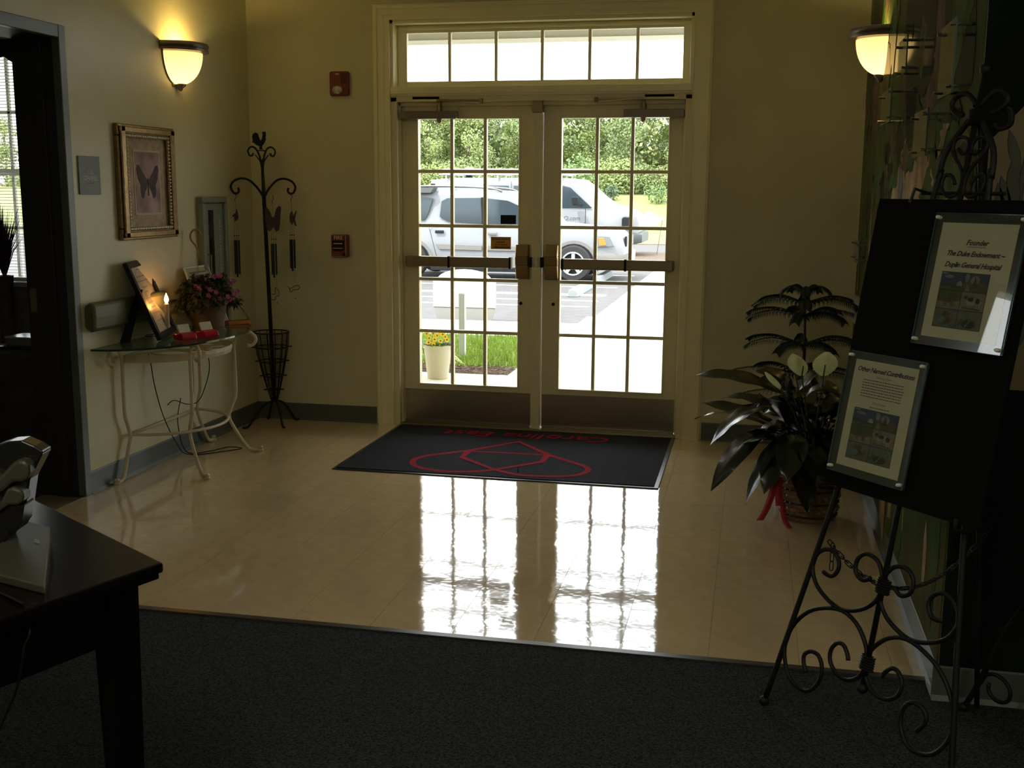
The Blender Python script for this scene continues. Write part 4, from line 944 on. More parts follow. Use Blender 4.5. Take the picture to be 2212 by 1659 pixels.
U_ = lambda s, sz, u, w, m=INK, **k: text(s, sz, EP(u, w, .0452), ex, ez_, m, t, shear=.35, off=.0005, **k)
U_('Founder', .020, .122, 1.455); strip([(.094, 1.450), (.150, 1.450)], .0012, EP(0, 0, .0453), ex, ez_, _m := MB(), d=.0003); _m.build('underline', INK, t)
U_('The Duke Endowment ~', .0195, .122, 1.425, spacing=.92); U_('Duplin General Hospital', .0195, .120, 1.395, spacing=.92)
mural_print(t, .030, 1.232, .152, .150)
t = plq(-.234, .044, .778, 1.131, -.209, .020, .799, 1.110, 'lower clear plaque headed other named contributions on the black board')
text('Other Named Contributions', .0192, EP(-.094, 1.078, .0452), ex, ez_, VIO, t, shear=.35, off=.0005, spacing=.92)
text('Rocking Chairs', .0088, EP(-.094, 1.0635, .0452), ex, ez_, INK, t, shear=.3); text('Sitting Chairs', .0088, EP(-.094, .990, .0452), ex, ez_, INK, t, shear=.3)
mb = MB()
for k in range(8):
    w = 1.055-.0078*k if k < 7 else .980; x = -.094-(.075 if k < 7 else .032); e_ = -.094+(.072 if k < 7 else .032)
    while x < e_: l = rnd.uniform(.003, .010); mb.obox(EP(x+l/2, w, .0452), ex, ez_, en, l/2, .0012, .0002); x += l+.002
mb.build('fine_print', VIO, t)
mural_print(t, -.180, .825, .165, .148)

# ---------------- iron floor stand (behind the easel) ----------------
SB = Vector((2.19, -3.84, 0))
t = thing('iron_floor_stand', 'black iron tripod stand with scroll feet half hidden behind the easel', 'stand', tuple(SB))
MB().tube([SB+Vector((0, 0, .42)), SB+Vector((0, 0, 1.0))], .010, 8).build('pole', IRON, t, smooth=True)
for dx, dy in ((-.13, .17), (.14, .17), (.05, -.2)):
    f = SB+Vector((dx, dy, .015)); MB().tube(crom([SB+Vector((0, 0, .45)), SB+Vector((dx*.35, dy*.35, .33)), SB+Vector((dx*.8, dy*.8, .1)), f], 5), .009, 7).build('leg', IRON, t, smooth=True)
    MB().ball(f, .015, 10).build('foot', IRON, t, smooth=True)
    c = SB+Vector((dx*.45, dy*.45, .12)); r = .05; dd = Vector((dx, dy, 0)).normalized()
    MB().tube(crom([c+dd*r*1.2*math.cos(a)*(1-a/14)+Vector((0, 0, r*math.sin(a)*(1-a/14))) for a in [.6*k for k in range(12)]], 2), .006, 6).build('scroll', IRON, t, smooth=True)
MB().ball(SB+Vector((0, 0, 1.0)), .016, 10).build('finial', IRON, t, smooth=True)

# ---------------- peace lily in basket ----------------
BC = Vector((1.685, -1.62, 0))
t = thing('peace_lily', 'large peace lily with white blooms in a wicker basket by the mural wall', 'plant', tuple(BC))
WKM = mat('wicker', (.25, .17, .09), .6, noise=.4, nscale=40); WKD = mat('dark_wicker', (.03, .02, .012), .6)
hb_ = .30
MB().lathe([(0, .005), (.125, .005), (.128, .012), (.15, hb_-.01), (.155, hb_), (.14, hb_), (.13, hb_-.04), (0, hb_-.05)], BC, 28).build('basket', WKM, t, smooth='auto')
bsk = bpy.data.objects['basket.001'] if 'basket.001' in bpy.data.objects else None
for k in range(9):
    z = .03+.032*k; r = .130+.024*z/hb_; n = 56; m = WKD if k % 2 == 0 else WKM
    w = MB().tube([BC+Vector(((r+.004*math.cos(i*math.pi+k*math.pi)) * math.cos(2*math.pi*i/n), (r+.004*math.cos(i*math.pi+k*math.pi))*math.sin(2*math.pi*i/n), z)) for i in range(n)], .0052 if m is WKD else .010, 6, closed=True, flat=1)
    w.build('woven_band', m, t)
LEAFM = mat('glossy_dark_leaf', (.006, .013, .006), .26, spec=.6, noise=.4, nscale=12, coat=.15)
SPM = leafmat('pale_green_spathe', (.62, .64, .30), .5)
def big_leaf(base, tip, w, arch, m=LEAFM, par=None, name='leaf', twist=0, n=8, stalk=True):
    base, tip = Vector(base), Vector(tip); d = tip-base; pts = []
    ctrl = base+d*.5+Vector((0, 0, arch))
    for i in range(n+1):
        u = i/n; pts.append(base*(1-u)**2+ctrl*2*u*(1-u)+tip*u*u)
    v = []; f = []
    for i, p in enumerate(pts):
        tn = (pts[min(n, i+1)]-pts[max(0, i-1)]).normalized(); s = tn.cross(Vector((0, 0, 1)))
        if s.length < .05: s = Vector((.9, .4, 0))
        s.normalize(); up = s.cross(tn); s = (s*math.cos(twist)+up*math.sin(twist)); up = s.cross(tn)
        u = i/n; ww = w*(math.sin(math.pi*min(1, u*.93+.05))**.75)*(1 if u < .97 else .15)
        wob = .008*math.sin(i*2.3)
        v += [p+s*ww+up*(.22*ww+wob), p+s*ww*.5+up*(.14*ww), p, p-s*ww*.5+up*.14*ww, p-s*ww+up*(.22*ww-wob)]
    for i in range(n):
        for j in range(4): f.append((i*5+j, i*5+j+1, (i+1)*5+j+1, (i+1)*5+j))
    mb = MB().add(v, f); return mb.build(name, m, par, smooth=True, sub=1)
C0 = BC+Vector((0, 0, .28))
def at(px, py_, y):
    d = fw+rr*(px-1106)/F-uu*(py_-829.5)/F; tt = (y-CAM.y)/d.y; return CAM+d*tt
L_ = [ # base px, tip px, tip depth y, half width, arch, twist
 ((1690, 850), (1497, 812), -1.55, .062, .06, .2), ((1640, 900), (1500, 905), -1.35, .03, .05, 0), ((1660, 880), (1532, 965), -1.60, .055, .10, .3), ((1655, 930), (1535, 1062), -1.78, .042, .10, .9),
 ((1680, 930), (1577, 1020), -1.7, .045, .08, 0), ((1700, 930), (1610, 1092), -1.85, .055, .06, -.2), ((1700, 950), (1650, 1068), -1.9, .05, .05, .2), ((1720, 930), (1745, 1108), -1.9, .06, .03, 0),
 ((1740, 900), (1805, 1090), -1.8, .055, .05, .3), ((1730, 870), (1812, 848), -1.75, .06, .08, -.2), ((1710, 850), (1630, 800), -1.4, .05, .06, .2), ((1720, 850), (1790, 800), -1.45, .045, .05, .1), ((1700, 860), (1705, 815), -1.95, .03, .03, .9),
 ((1690, 900), (1560, 860), -1.45, .055, .07, .1), ((1700, 920), (1640, 860), -1.9, .06, .08, .1), ((1720, 940), (1700, 1040), -1.95, .06, .06, 0), ((1740, 930), (1830, 980), -1.7, .055, .06, 0), ((1690, 960), (1600, 960), -1.8, .05, .08, .2),
 ((1730, 960), (1770, 1050), -1.95, .06, .08, 0), ((1745, 900), (1840, 900), -1.5, .05, .05, 0), ((1690, 950), (1560, 1010), -1.5, .045, .09, .1), ((1690, 930), (1515, 870), -1.3, .035, .05, .5)]
st = MB()
for b_, e_, y, w, ar, tw_ in L_:
    tp_ = at(*e_, y); bp_ = at(*b_, (y+BC.y)/2); big_leaf(bp_, tp_, w*1.25, ar, par=t, twist=tw_)
    st.tube(crom([C0, C0.lerp(bp_, .5)+Vector((0, 0, .04)), bp_], 4), .004, 5)
rl = random.Random(11)
for i in range(34):
    a = rl.uniform(0, 2*math.pi); r = rl.uniform(.12, .34); h = rl.uniform(-.05, .34)
    tp_ = C0+Vector((r*math.cos(a), r*math.sin(a), h*.9))
    tp_.x = min(tp_.x, 1.93); bp_ = C0.lerp(tp_, .35)+Vector((0, 0, .12)); big_leaf(bp_, tp_, rl.uniform(.045, .07), .06, par=t, twist=rl.uniform(-.4, .4))
    st.tube([C0, bp_], .004, 5)
st.build('leaf_stalks', LEAFM, t)
def spathe(px, py_, y, h, w, lean):
    b_ = at(px, py_, y); sp = MB(); v = []
    for i in range(7):
        u = i/6; ww = w*math.sin(math.pi*(u*.9+.06))**.8
        for j in (-2, -1, 0, 1, 2): v.append(b_+rr*(ww*j/2+lean*u)+Vector((0, 0, h*u))-fw*(-.25*ww*(1-abs(j)/2)))
    sp.add(v, [(i*5+j, i*5+j+1, (i+1)*5+j+1, (i+1)*5+j) for i in range(6) for j in range(4)]); sp.build('bloom', SPM, t, smooth=True, sub=1)
    MB().tube([C0, C0.lerp(b_, .6)+Vector((0, 0, .03)), b_, b_+Vector((0, 0, h*.45))-fw*.02], .0035, 5).build('bloom_stem', mat('stem_green', (.06, .09, .03), .5) if 'stem_green' not in bpy.data.materials else bpy.data.materials['stem_green'], t)
spathe(1732, 812, -1.7, .105, .048, -.045); spathe(1779, 812, -1.7, .115, .062, .01); spathe(1688, 842, -1.8, .085, .02, -.08); spathe(1712, 785, -1.65, .05, .012, .0)
RBM = mat('red_satin_ribbon', (.42, .008, .03), .35, spec=.5, sheen=.3)
rb = MB(); 
def band(pts, w, m, name):
    """a cloth band that hangs edge to edge along the camera's right"""
    P = crom(pts, 5); v = []; s = Vector((.93, .36, 0))
    for p in P: v += [p-s*w/2, p+s*w/2]
    o = MB().add(v, [(2*i, 2*i+1, 2*i+3, 2*i+2) for i in range(len(P)-1)]).build(name, m, t, smooth=True); q = o.modifiers.new('s', 'SOLIDIFY'); q.thickness = .002
band([at(1676, 1030, -1.83), at(1668, 1065, -1.85), at(1655, 1100, -1.87), at(1641, 1124, -1.88)], .035, RBM, 'ribbon_tail')
band([at(1683, 1030, -1.82), at(1682, 1060, -1.83), at(1684, 1092, -1.83)], .04, RBM, 'ribbon_tail')
band([at(1690, 1085, -1.80), at(1692, 1110, -1.81), at(1698, 1130, -1.82), at(1708, 1143, -1.83)], .028, RBM, 'ribbon_tail')
# ---------------- norfolk pine ----------------
NC = Vector((1.66, -.75, 0))
t = thing('norfolk_pine', 'young norfolk pine with drooping tiers of fronds behind the peace lily', 'plant', tuple(NC))
MB().lathe([(0, 0), (.10, 0), (.13, .26), (.14, .26), (.14, .28), (.12, .28), (0, .24)], NC, 20).build('pot', mat('dark_nursery_pot', (.03, .03, .025), .6), t, smooth='auto')
PNM = mat('dark_pine_needles', (.012, .022, .012), .6, noise=.3, nscale=20)
MB().tube([NC+Vector((0, 0, .24)), NC+Vector((.01, 0, .7)), NC+Vector((.0, .01, 1.04))], [.012, .009, .003], 8).build('trunk', mat('pine_stem', (.03, .025, .015), .7), t)
rl = random.Random(5)
for zt_, rad, nb in ((1.03, .13, 5), (.97, .29, 6), (.90, .34, 7), (.74, .36, 7), (.57, .38, 7), (.44, .36, 6)):
    for k in range(nb):
        a = 2*math.pi*k/nb+zt_*7; R1 = rad*rl.uniform(.85, 1.08)
        d = Vector((math.cos(a), math.sin(a), 0)); 
        if NC.x+d.x*R1 > XR-.04: R1 = (XR-.04-NC.x)/d.x
        P = crom([NC+Vector((0, 0, zt_)), NC+d*R1*.5+Vector((0, 0, zt_+.035)), NC+d*R1*.85+Vector((0, 0, zt_+.02)), NC+d*R1+Vector((0, 0, zt_-.005))], 7)
        b = MB().tube(P, .0028, 4); s = d.cross(Vector((0, 0, 1)))
        for i in range(2, len(P)):
            for sg in (-1, 1):
                for q_ in range(2):
                    p = P[i]+d*.008*q_; ln = .055*(1-.45*i/len(P))*(R1/.34)**.5+.008
                    e = p+s*sg*ln*.75+d*ln*.35+Vector((0, 0, -ln*.75)); m_ = (p+e)/2+Vector((0, 0, ln*.22))
                    w = Vector((0, 0, .0035)); b.add([p-w, m_-w*1.3+d*.003, e, m_+w*1.3-d*.003, p+w], [(0, 1, 3, 4), (1, 2, 3)])
        b.build('frond', PNM, t)

# ---------------- desk and telephone ----------------
DC = Vector((.128, -4.965, 0)); d1 = Vector((-.836, .549, 0)); d2_ = Vector((-.345, -.938, 0))
WOOD = mat('espresso_wood', (.007, .005, .0045), .2, spec=.2, noise=.4, nscale=10, stretch=(1, 8, 8), bump=.06, bscale=60)
t = thing('dark_desk', 'dark espresso wood desk corner at the left foreground', 'desk', tuple(DC))
def dq(a, b, z): return DC+d1*a+d2_*b+Vector((0, 0, z))
def slab(a0, a1, b0, b1, z0, z1, name, bev): 
    P = [(a0, b0), (a1, b0), (a1, b1), (a0, b1)]; mb = MB().hexa([dq(a, b, z0) for a, b in P], [dq(a, b, z1) for a, b in P]); return mb.build(name, WOOD, t, bevel=bev)
slab(0, 1.5, 0, .95, .737, .76, 'desk_top', .006); slab(.008, 1.49, .008, .94, .722, .737, 'edge_moulding', .005)
slab(.04, 1.45, .055, .085, .60, .722, 'apron', .003); slab(.055, .085, .06, .90, .60, .722, 'apron', .003)
slab(.05, 1.45, .048, .056, .60, .612, 'apron_bead', .002); slab(.047, .056, .06, .90, .60, .612, 'apron_bead', .002)
for a, b in ((.045, .045), (1.35, .045), (.045, .80), (1.35, .80)):
    w = .085; w2_ = .062; P = [(a, b), (a+w, b), (a+w, b+w), (a, b+w)]; Q = [(a+.01, b+.01), (a+.01+w2_, b+.01), (a+.01+w2_, b+.01+w2_), (a+.01, b+.01+w2_)]
    MB().hexa([dq(x, y, .003) for x, y in Q], [dq(x, y, .722) for x, y in P]).build('leg', WOOD, t, bevel=.003)
# telephone, seen from behind its right side
t = thing('desk_telephone', 'grey office telephone with curved handset standing on the dark desk', 'telephone', (-.25, -5.0, .76))
PG = mat('phone_grey_plastic', (.07, .067, .052), .35, noise=.05); PD = mat('phone_black_plastic', (.012, .012, .012), .22, spec=.5)
Z0 = .7605
def U2(px, py_, z):
    d = fw+rr*(px-1106)/F-uu*(py_-829.5)/F; tt = (z-CAM.z)/d.z; return CAM+d*tt
c_ = [U2(97, 1281, Z0+.004), U2(108, 1142, Z0+.03), U2(40, 1122, Z0+.03), U2(-40, 1245, Z0+.004)]
c2_ = [U2(-90, 1225, Z0+.004)]
lo_ = [Vector((p.x, p.y, Z0)) for p in c_]; hi = [Vector((p.x, p.y, Z0+(.018 if i in (0, 3) else .034))) for i, p in enumerate(c_)]
MB().hexa(lo_, hi).build('base_plate', PG, t, bevel=.003)
ce = (c_[0]+c_[1]+c_[2]+c_[3])/4
mb = MB(); mb.obox((hi[0]+hi[1]+hi[2])/3+Vector((.0, .0, .0)), (hi[1]-hi[0]).normalized(), (hi[2]-hi[1]).normalized(), Vector((0, 0, 1)), .012, .010, .0008)
mb.build('label_plate', mat('pale_label', (.24, .23, .19), .5), t)
X0 = Vector((-.33, -5.06, Z0)); ax = Vector((-.836, .549, 0)); bx = Vector((.549, .836, 0))
# the body rises left of the plate
def ray_at(px, py_, q):   # point above the desk on the vertical plane through q along the camera's right
    d = fw+rr*(px-1106)/F-uu*(py_-829.5)/F; n = Vector((fw.x, fw.y, 0)); tt = (q-CAM).dot(n)/d.dot(n); return CAM+d*tt
q0 = Vector((-.20, -4.98, 0)); nf = Vector((fw.x, fw.y, 0)).normalized()
def lump(pts, dep, m, name, bev=.006, dd=0):
    P = [ray_at(px, py_, q0)+nf*dd for px, py_ in pts]; n = len(P); Q = [p+nf*dep for p in P]
    mb = MB().add(P+Q, [tuple(range(n))[::-1], tuple(range(n, 2*n))]+[(i, (i+1) % n, n+(i+1) % n, n+i) for i in range(n)]); return mb.build(name, m, t, bevel=bev)
lump([(-60, 985), (-20, 968), (10, 958), (38, 956), (66, 968), (82, 978), (84, 984), (74, 1005), (56, 1040), (50, 1080), (44, 1130), (30, 1150), (-10, 1140), (-60, 1100)], .05, PD, 'rear_shell', .005, .02)
lump([(-40, 1010), (0, 1030), (30, 998), (44, 992), (58, 993), (66, 1003), (67, 1020), (62, 1034), (50, 1040), (30, 1040), (10, 1060), (-40, 1075)], .045, PG, 'handset', .008, -.01)
lump([(-40, 1075), (0, 1090), (18, 1055), (30, 1050), (48, 1055), (55, 1066), (53, 1080), (44, 1090), (20, 1090), (0, 1105), (-40, 1130)], .045, PG, 'handset_cradle', .008, -.01)
lump([(-40, 1120), (0, 1108), (20, 1092), (52, 1090), (46, 1128), (36, 1148), (20, 1150), (10, 1170), (14, 1200), (0, 1215), (-40, 1190)], .06, PD, 'stand', .004, .0)
mb = MB().tube(crom([U2(-30, 1268, Z0+.006), U2(10, 1285, Z0+.006), U2(50, 1305, Z0+.004), dq(.30, .34, .70)+Vector((.03, -.03, .05)), ray_at(57, 1345, Vector((.02, -5.25, 0))), ray_at(52, 1400, Vector((.02, -5.28, 0))), ray_at(38, 1480, Vector((.02, -5.28, 0))), ray_at(12, 1545, Vector((.02, -5.28, 0))), ray_at(-20, 1620, Vector((.02, -5.28, 0)))], 6), .0028, 6)
tag(mb.build('telephone_cord', BLACKP, None, smooth=True), 'black telephone cord hanging over the edge of the dark desk', 'cord')

# ---------------- chapel furniture ----------------
t = thing('draped_table', 'small round table under a dark patterned cloth inside the chapel', 'table', (-2.80, -1.35, 0))
DC2 = Vector((-2.80, -1.30, 0))
CLM = mat('dark_tapestry_cloth', (.03, .024, .022), .9, noise=.8, nscale=9, col2=(.075, .06, .05))
pr = [(0, .64), (.26, .64), (.285, .62), (.29, .52), (.30, .35), (.33, .02)]; v = []; n = 40
for r, z in pr:
    for j in range(n): a = 2*math.pi*j/n; rj = r*(1+(.05*math.sin(a*7) if z < .6 else 0)); v.append(DC2+Vector((rj*math.cos(a), rj*math.sin(a), z)))
MB().add(v, [(i*n+j, i*n+(j+1) % n, (i+1)*n+(j+1) % n, (i+1)*n+j) for i in range(len(pr)-1) for j in range(n)]).build('cloth', CLM, t, smooth=True)
MB().lathe([(0, .0), (.12, .0), (.12, .03), (.03, .05), (.03, .6), (.25, .62), (.25, .635), (0, .635)], DC2, 20).build('pedestal', WOOD, t)
tagl = lambda o, l, c, g=None: tag(o, l, c, g)
b1 = thing('guest_book', 'flat glossy dark book lying lowest on the chapel table', 'book', (-2.80, -1.30, .641)); MB().box(-2.93, -2.64, -1.42, -1.17, .643, .655).build('cover', mat('glossy_dark_cover', (.02, .02, .025), .12, spec=.8), b1, bevel=.002); MB().box(-2.925, -2.645, -1.415, -1.175, .646, .653).build('pages', WHITEM, b1)
b2_ = thing('stacked_book', 'thick pale book with dark cover stacked on the glossy book in the chapel', 'book', (-2.78, -1.28, .656)); MB().box(-2.90, -2.66, -1.37, -1.20, .656, .70).build('pages', mat('dim_pages', (.2, .19, .17), .8), b2_, bevel=.002); MB().box(-2.905, -2.655, -1.375, -1.195, .70, .708).build('cover', mat('white_glossy_cover', (.5, .5, .5), .15, spec=.8), b2_, bevel=.001)
t = thing('dried_arrangement', 'dried reddish grass plume in a tall vase at the chapel window', 'plant', (-3.55, -.62, 0))
TV = Vector((-3.43, -.62, 0)); MB().lathe([(0, 0), (.07, 0), (.09, .2), (.05, .5), (.045, .9), (.055, 1.0), (.04, 1.0), (.03, .9), (0, .9)], TV, 18).build('vase', mat('tan_vase', (.16, .10, .05), .5, noise=.3, nscale=20), t, smooth='auto')
DRM = mat('dried_grass', (.10, .045, .03), .9, noise=.4, nscale=30); mb = MB(); rl = random.Random(9)
for i in range(220):
    a = rl.uniform(0, 2*math.pi); sp_ = rl.uniform(0, .14); h = rl.uniform(.25, .5); p = TV+Vector((0, 0, .97)); e = p+Vector((sp_*math.cos(a), sp_*math.sin(a), h)); m_ = (p+e)/2+Vector((0, 0, .05))
    mb.tube([p, m_, e], [.002, .003, .0006], 3)
mb.build('plumes', DRM, t, kind='stuff')

# ---------------- unseen glowing panels behind the camera, added to brighten the interior ----------------
FILLW = mat('fill_panel_white', (.7, .7, .7), .5); FILLG = mat('fill_panel_glow', (.8, .8, .8), .5, emit=(1, .93, .74), es=4.2)
for fx, fy, w in ((.2, -6.6, 'nearer left'), (3.2, -6.6, 'nearer right'), (.2, -8.6, 'rear left'), (3.2, -8.6, 'rear right')):
    t = thing('fill_panel', w+' added fill light panel under the ceiling behind the viewer', 'lamp', (fx, fy, ZC), 'added fill light panels behind the viewer')
    MB().box(fx-.3, fx+.3, fy-.6, fy+.6, ZC-.03, ZC-.001).build('fill_frame', FILLW, t)
    MB().box(fx-.27, fx+.27, fy-.57, fy+.57, ZC-.034, ZC-.030).build('fill_emitter', FILLG, t)
# ---------------- outside ----------------
CONC = mat('pale_concrete', (.55, .53, .48), .8, noise=.08, nscale=2); ASPH = mat('worn_asphalt', (.082, .077, .077), .9, noise=.2, nscale=6, bump=.4, bscale=80)
LAWN = mat('lawn_green', (.15, .19, .04), .9, noise=.5, nscale=1.2, col2=(.19, .185, .08)); MUL = mat('pine_straw', (.15, .10, .07), .95, noise=.6, nscale=25, bump=1, bscale=50, dist=.03)
STR = mat('white_road_paint', (.8, .8, .78), .7)
GZ = -.15
struct(MB().box(-60, 60, .22, 95, GZ-.4, GZ-.02), 'ground_slab_front', mat('dry_earth', (.25, .2, .12), .95))
struct(MB().box(-60, -6.75, -40, .22, GZ-.4, GZ-.02), 'ground_slab_side', bpy.data.materials['dry_earth'])
struct(MB().box(-5, 5, .2, 2.05, -.2, -.02), 'porch_slab', mat('porch_concrete', (.62, .57, .46), .8, noise=.08))
jt = MB(); jt.box(-.70, 1.9, 2.05, 7.2, -.2, -.035); jt.box(-.70, 1.9, 7.2, 45, GZ-.1, GZ+.03)
struct(jt, 'walkway', CONC)
struct(MB().box(-9, -.70, 2.05, 2.35, -.2, -.03), 'walkway_edge', CONC)
struct(MB().box(-9, -.70, 5.2, 6.6, GZ-.1, GZ+.09), 'cross_walk', CONC)
struct(MB().box(-9, -.70, 6.6, 6.75, GZ-.1, GZ+.07), 'kerb', mat('kerb_concrete', (.5, .48, .44), .8))
struct(MB().box(-30, -.70, 6.75, 18.4, GZ-.05, GZ), 'parking_lot', ASPH)
struct(MB().box(-60, -.70, 24.5, 31, GZ-.05, GZ), 'drive_lane', ASPH); struct(MB().box(1.9, 60, 24.5, 31, GZ-.05, GZ), 'drive_lane_right', ASPH)
struct(MB().box(-30, -3.0, 18.4, 24.5, GZ-.05, GZ), 'parking_bay', ASPH)
struct(MB().box(-3.0, -.70, 18.4, 24.5, GZ-.05, GZ+.04), 'straw_bed', MUL)
st_ = thing('parking_lines', 'white painted parking lines on the grey lot', 'road marking', (-4, 10, GZ))
for y in (9.5, 10.4, 11.3, 11.5, 12.95, 15.9): MB().box(-6.5, -1.0, y-.05, y+.05, GZ+.001, GZ+.004).build('painted_line', STR, st_)
WS = mat('wheel_stop_concrete', (.22, .24, .24), .8)
def wstop(y, lab):
    mb = MB(); mb.prism([(-.09, 0), (.09, 0), (.06, .12), (-.06, .12)], (-1.5, y, GZ), (1, 0, 0), (0, 0, 1), -1.8)
    tag(mb.build('wheel_stop', WS, None, bevel=.01), lab, 'wheel stop', 'concrete wheel stops in the lot')
wstop(7.2, 'nearest concrete wheel stop, seen low through the left door'); wstop(11.0, 'middle concrete wheel stop in the empty bay'); wstop(13.9, 'far concrete wheel stop before the silver car')
# lawn by the porch with blades
struct(MB().box(-9, -.72, 2.85, 5.2, GZ-.1, -.06), 'lawn_patch', LAWN)
struct(MB().box(-9, -.72, 2.35, 2.85, GZ-.1, -.05), 'straw_border', MUL)
GR = mat('bright_grass', (.25, .37, .03), .7, noise=.4, nscale=5); mb = MB(); rl = random.Random(21)
for i in range(9000):
    x, y = rl.uniform(-2.6, -.75), rl.uniform(2.85, 5.1); h = rl.uniform(.04, .10); a = rl.uniform(0, 6.28); w = .004
    dx, dy = math.cos(a)*w, math.sin(a)*w; lx, ly = rl.uniform(-.03, .03), rl.uniform(-.03, .03)
    mb.add([(x-dx, y-dy, -.06), (x+dx, y+dy, -.06), (x+lx, y+ly, -.06+h)], [(0, 1, 2)])
tag(mb.build('grass_blades', GR), 'bright green grass blades growing on the lawn patch', 'grass', kind='stuff')
mb = MB()
for i in range(3000):
    x, y = rl.uniform(-2.6, -.75), rl.uniform(2.36, 2.9); a = rl.uniform(0, 6.28); l = rl.uniform(.03, .08); z = -.05+rl.uniform(0, .02)
    dx, dy = math.cos(a)*l, math.sin(a)*l; mb.add([(x, y, z), (x+dx, y+dy, z+rl.uniform(-.005, .01)), (x+dx-dy*.06, y+dy+dx*.06, z+.004)], [(0, 1, 2)])
tag(mb.build('straw_litter', mat('straw_strands', (.22, .15, .11), .9, noise=.4, nscale=20)), 'loose pine straw strands scattered along the lawn border', 'straw', kind='stuff')
# striped grass plant
mb = MB(); HC = Vector((-1.32, 2.62, -.05))
for i in range(46):
    a = rl.uniform(0, 6.28); l = rl.uniform(.12, .22); d = Vector((math.cos(a), math.sin(a), 0)); s = Vector((-d.y, d.x, 0))*.007
    m_ = HC+d*l*.35+Vector((0, 0, l*.75)); e = HC+d*l+Vector((0, 0, l*.35)); mb.add([HC-s*.5, HC+s*.5, m_+s, m_-s, e], [(0, 1, 2, 3), (3, 2, 4)])
tag(mb.build('striped_grass_plant', mat('variegated_leaf', (.55, .60, .18), .6, noise=.4, nscale=20)), 'tuft of yellow green striped grass beside the white post', 'plant')
# planter with pansies
PC = Vector((-1.235, 2.02, -.03)); t = thing('pansy_planter', 'beige round planter of yellow pansies outside the left door', 'planter', tuple(PC))
MB().lathe([(0, .01), (.085, .01), (.09, .012), (.118, .27), (.126, .272), (.128, .30), (.118, .30), (.112, .27), (0, .27)], PC, 32).build('pot', mat('beige_planter', (.46, .42, .30), .6), t, smooth='auto')
mb = MB()
for i in range(260):
    a = rl.uniform(0, 6.28); r = .12*rl.random()**.5; p = PC+Vector((r*math.cos(a), r*math.sin(a), .28)); leafq(mb, p, Vector((math.cos(a)*.6, math.sin(a)*.6, rl.uniform(.4, 1.6))), rl.uniform(.03, .07), .008)
mb.build('foliage', mat('pansy_leaf', (.12, .2, .04), .6, noise=.4, nscale=30), t, kind='stuff')
YEL = mat('yellow_petal', (.75, .55, .03), .5); MAR = mat('maroon_blotch', (.08, .015, .01), .5)
for dx, dz in ((-.055, .36), (-.02, .40), (-.005, .42), (.02, .385), (.055, .405), (.075, .40), (.085, .375), (-.07, .40), (-.045, .33), (-.02, .315), (-.005, .31), (.055, .345), (.10, .35), (.0, .355)):
    c = PC+Vector((dx, -.06-rl.uniform(0, .06), dz)); n_ = Vector((.2, -1, .2)).normalized(); x_ = n_.cross(Vector((0, 0, 1))).normalized(); y_ = x_.cross(n_); f = MB()
    for k in range(5):
        b_ = math.pi/2+k*2*math.pi/5; q = c+(x_*math.cos(b_)+y_*math.sin(b_))*.011; f.add([q+(x_*math.cos(g)+y_*math.sin(g))*.011+n_*.001*k for g in [1.0472*j for j in range(6)]], [(0, 1, 2, 3, 4, 5)])
    o = f.build('blossom', YEL, t); MB().add([c+n_*.007+(x_*math.cos(g)+y_*math.sin(g))*.007 for g in [1.0472*j for j in range(6)]], [(0, 1, 2, 3, 4, 5)]).build('dark_centre', MAR, o)
# white post, arched sign panel
t = thing('white_post', 'short white square post with slanted cap on the lawn edge', 'post', (-1.385, 3.43, -.05))
WP = mat('white_vinyl', (.45, .47, .46), .5); MB().box(-1.415, -1.355, 3.40, 3.46, -.06, .565).build('shaft', WP, t, bevel=.003)
MB().hexa([(-1.42, 3.395, .565), (-1.35, 3.395, .565), (-1.35, 3.465, .565), (-1.42, 3.465, .565)], [(-1.41, 3.40, .58), (-1.36, 3.40, .58), (-1.36, 3.465, .62), (-1.41, 3.465, .62)]).build('cap', WP, t)
t = thing('arched_sign_panel', 'cream arched sign panel seen from behind at the lot edge', 'sign', (-2.31, 7.3, GZ))
ar = [(-.42, .20), (.42, .20), (.42, .56)]+[(.36-.06*0, .56)]+[(.36*math.cos(a), .56+.14*math.sin(a)) for a in [math.pi*k/12 for k in range(0, 13)]]+[(-.42, .56)]
MB().prism(ar, (-2.31, 7.1, GZ), (1, 0, 0), (0, 0, 1), .05).build('panel', mat('cream_sign_back', (.34, .335, .30), .7), t, bevel=.006)
MB().prism([(-.36, .0), (.36, .0), (.42, .22), (-.42, .22)], (-2.31, 7.09, GZ), (1, 0, 0), (0, 0, 1), .03).build('base_panel', mat('cream_sign_back_2', (.24, .235, .215), .7), t)
# porch roof
struct(MB().box(-7, 7, 3.0, 3.16, 2.885, 3.3), 'porch_beam', mat('beam_beige', (.42, .40, .33), .7))
struct(MB().box(-7, 7, 2.97, 3.0, 2.862, 2.90), 'porch_trim', mat('porch_white', (.8, .8, .76), .6))
struct(MB().box(-7, 7, .22, 3.3, 3.3, 3.4), 'porch_roof', mat('porch_soffit', (.7, .68, .6), .7))
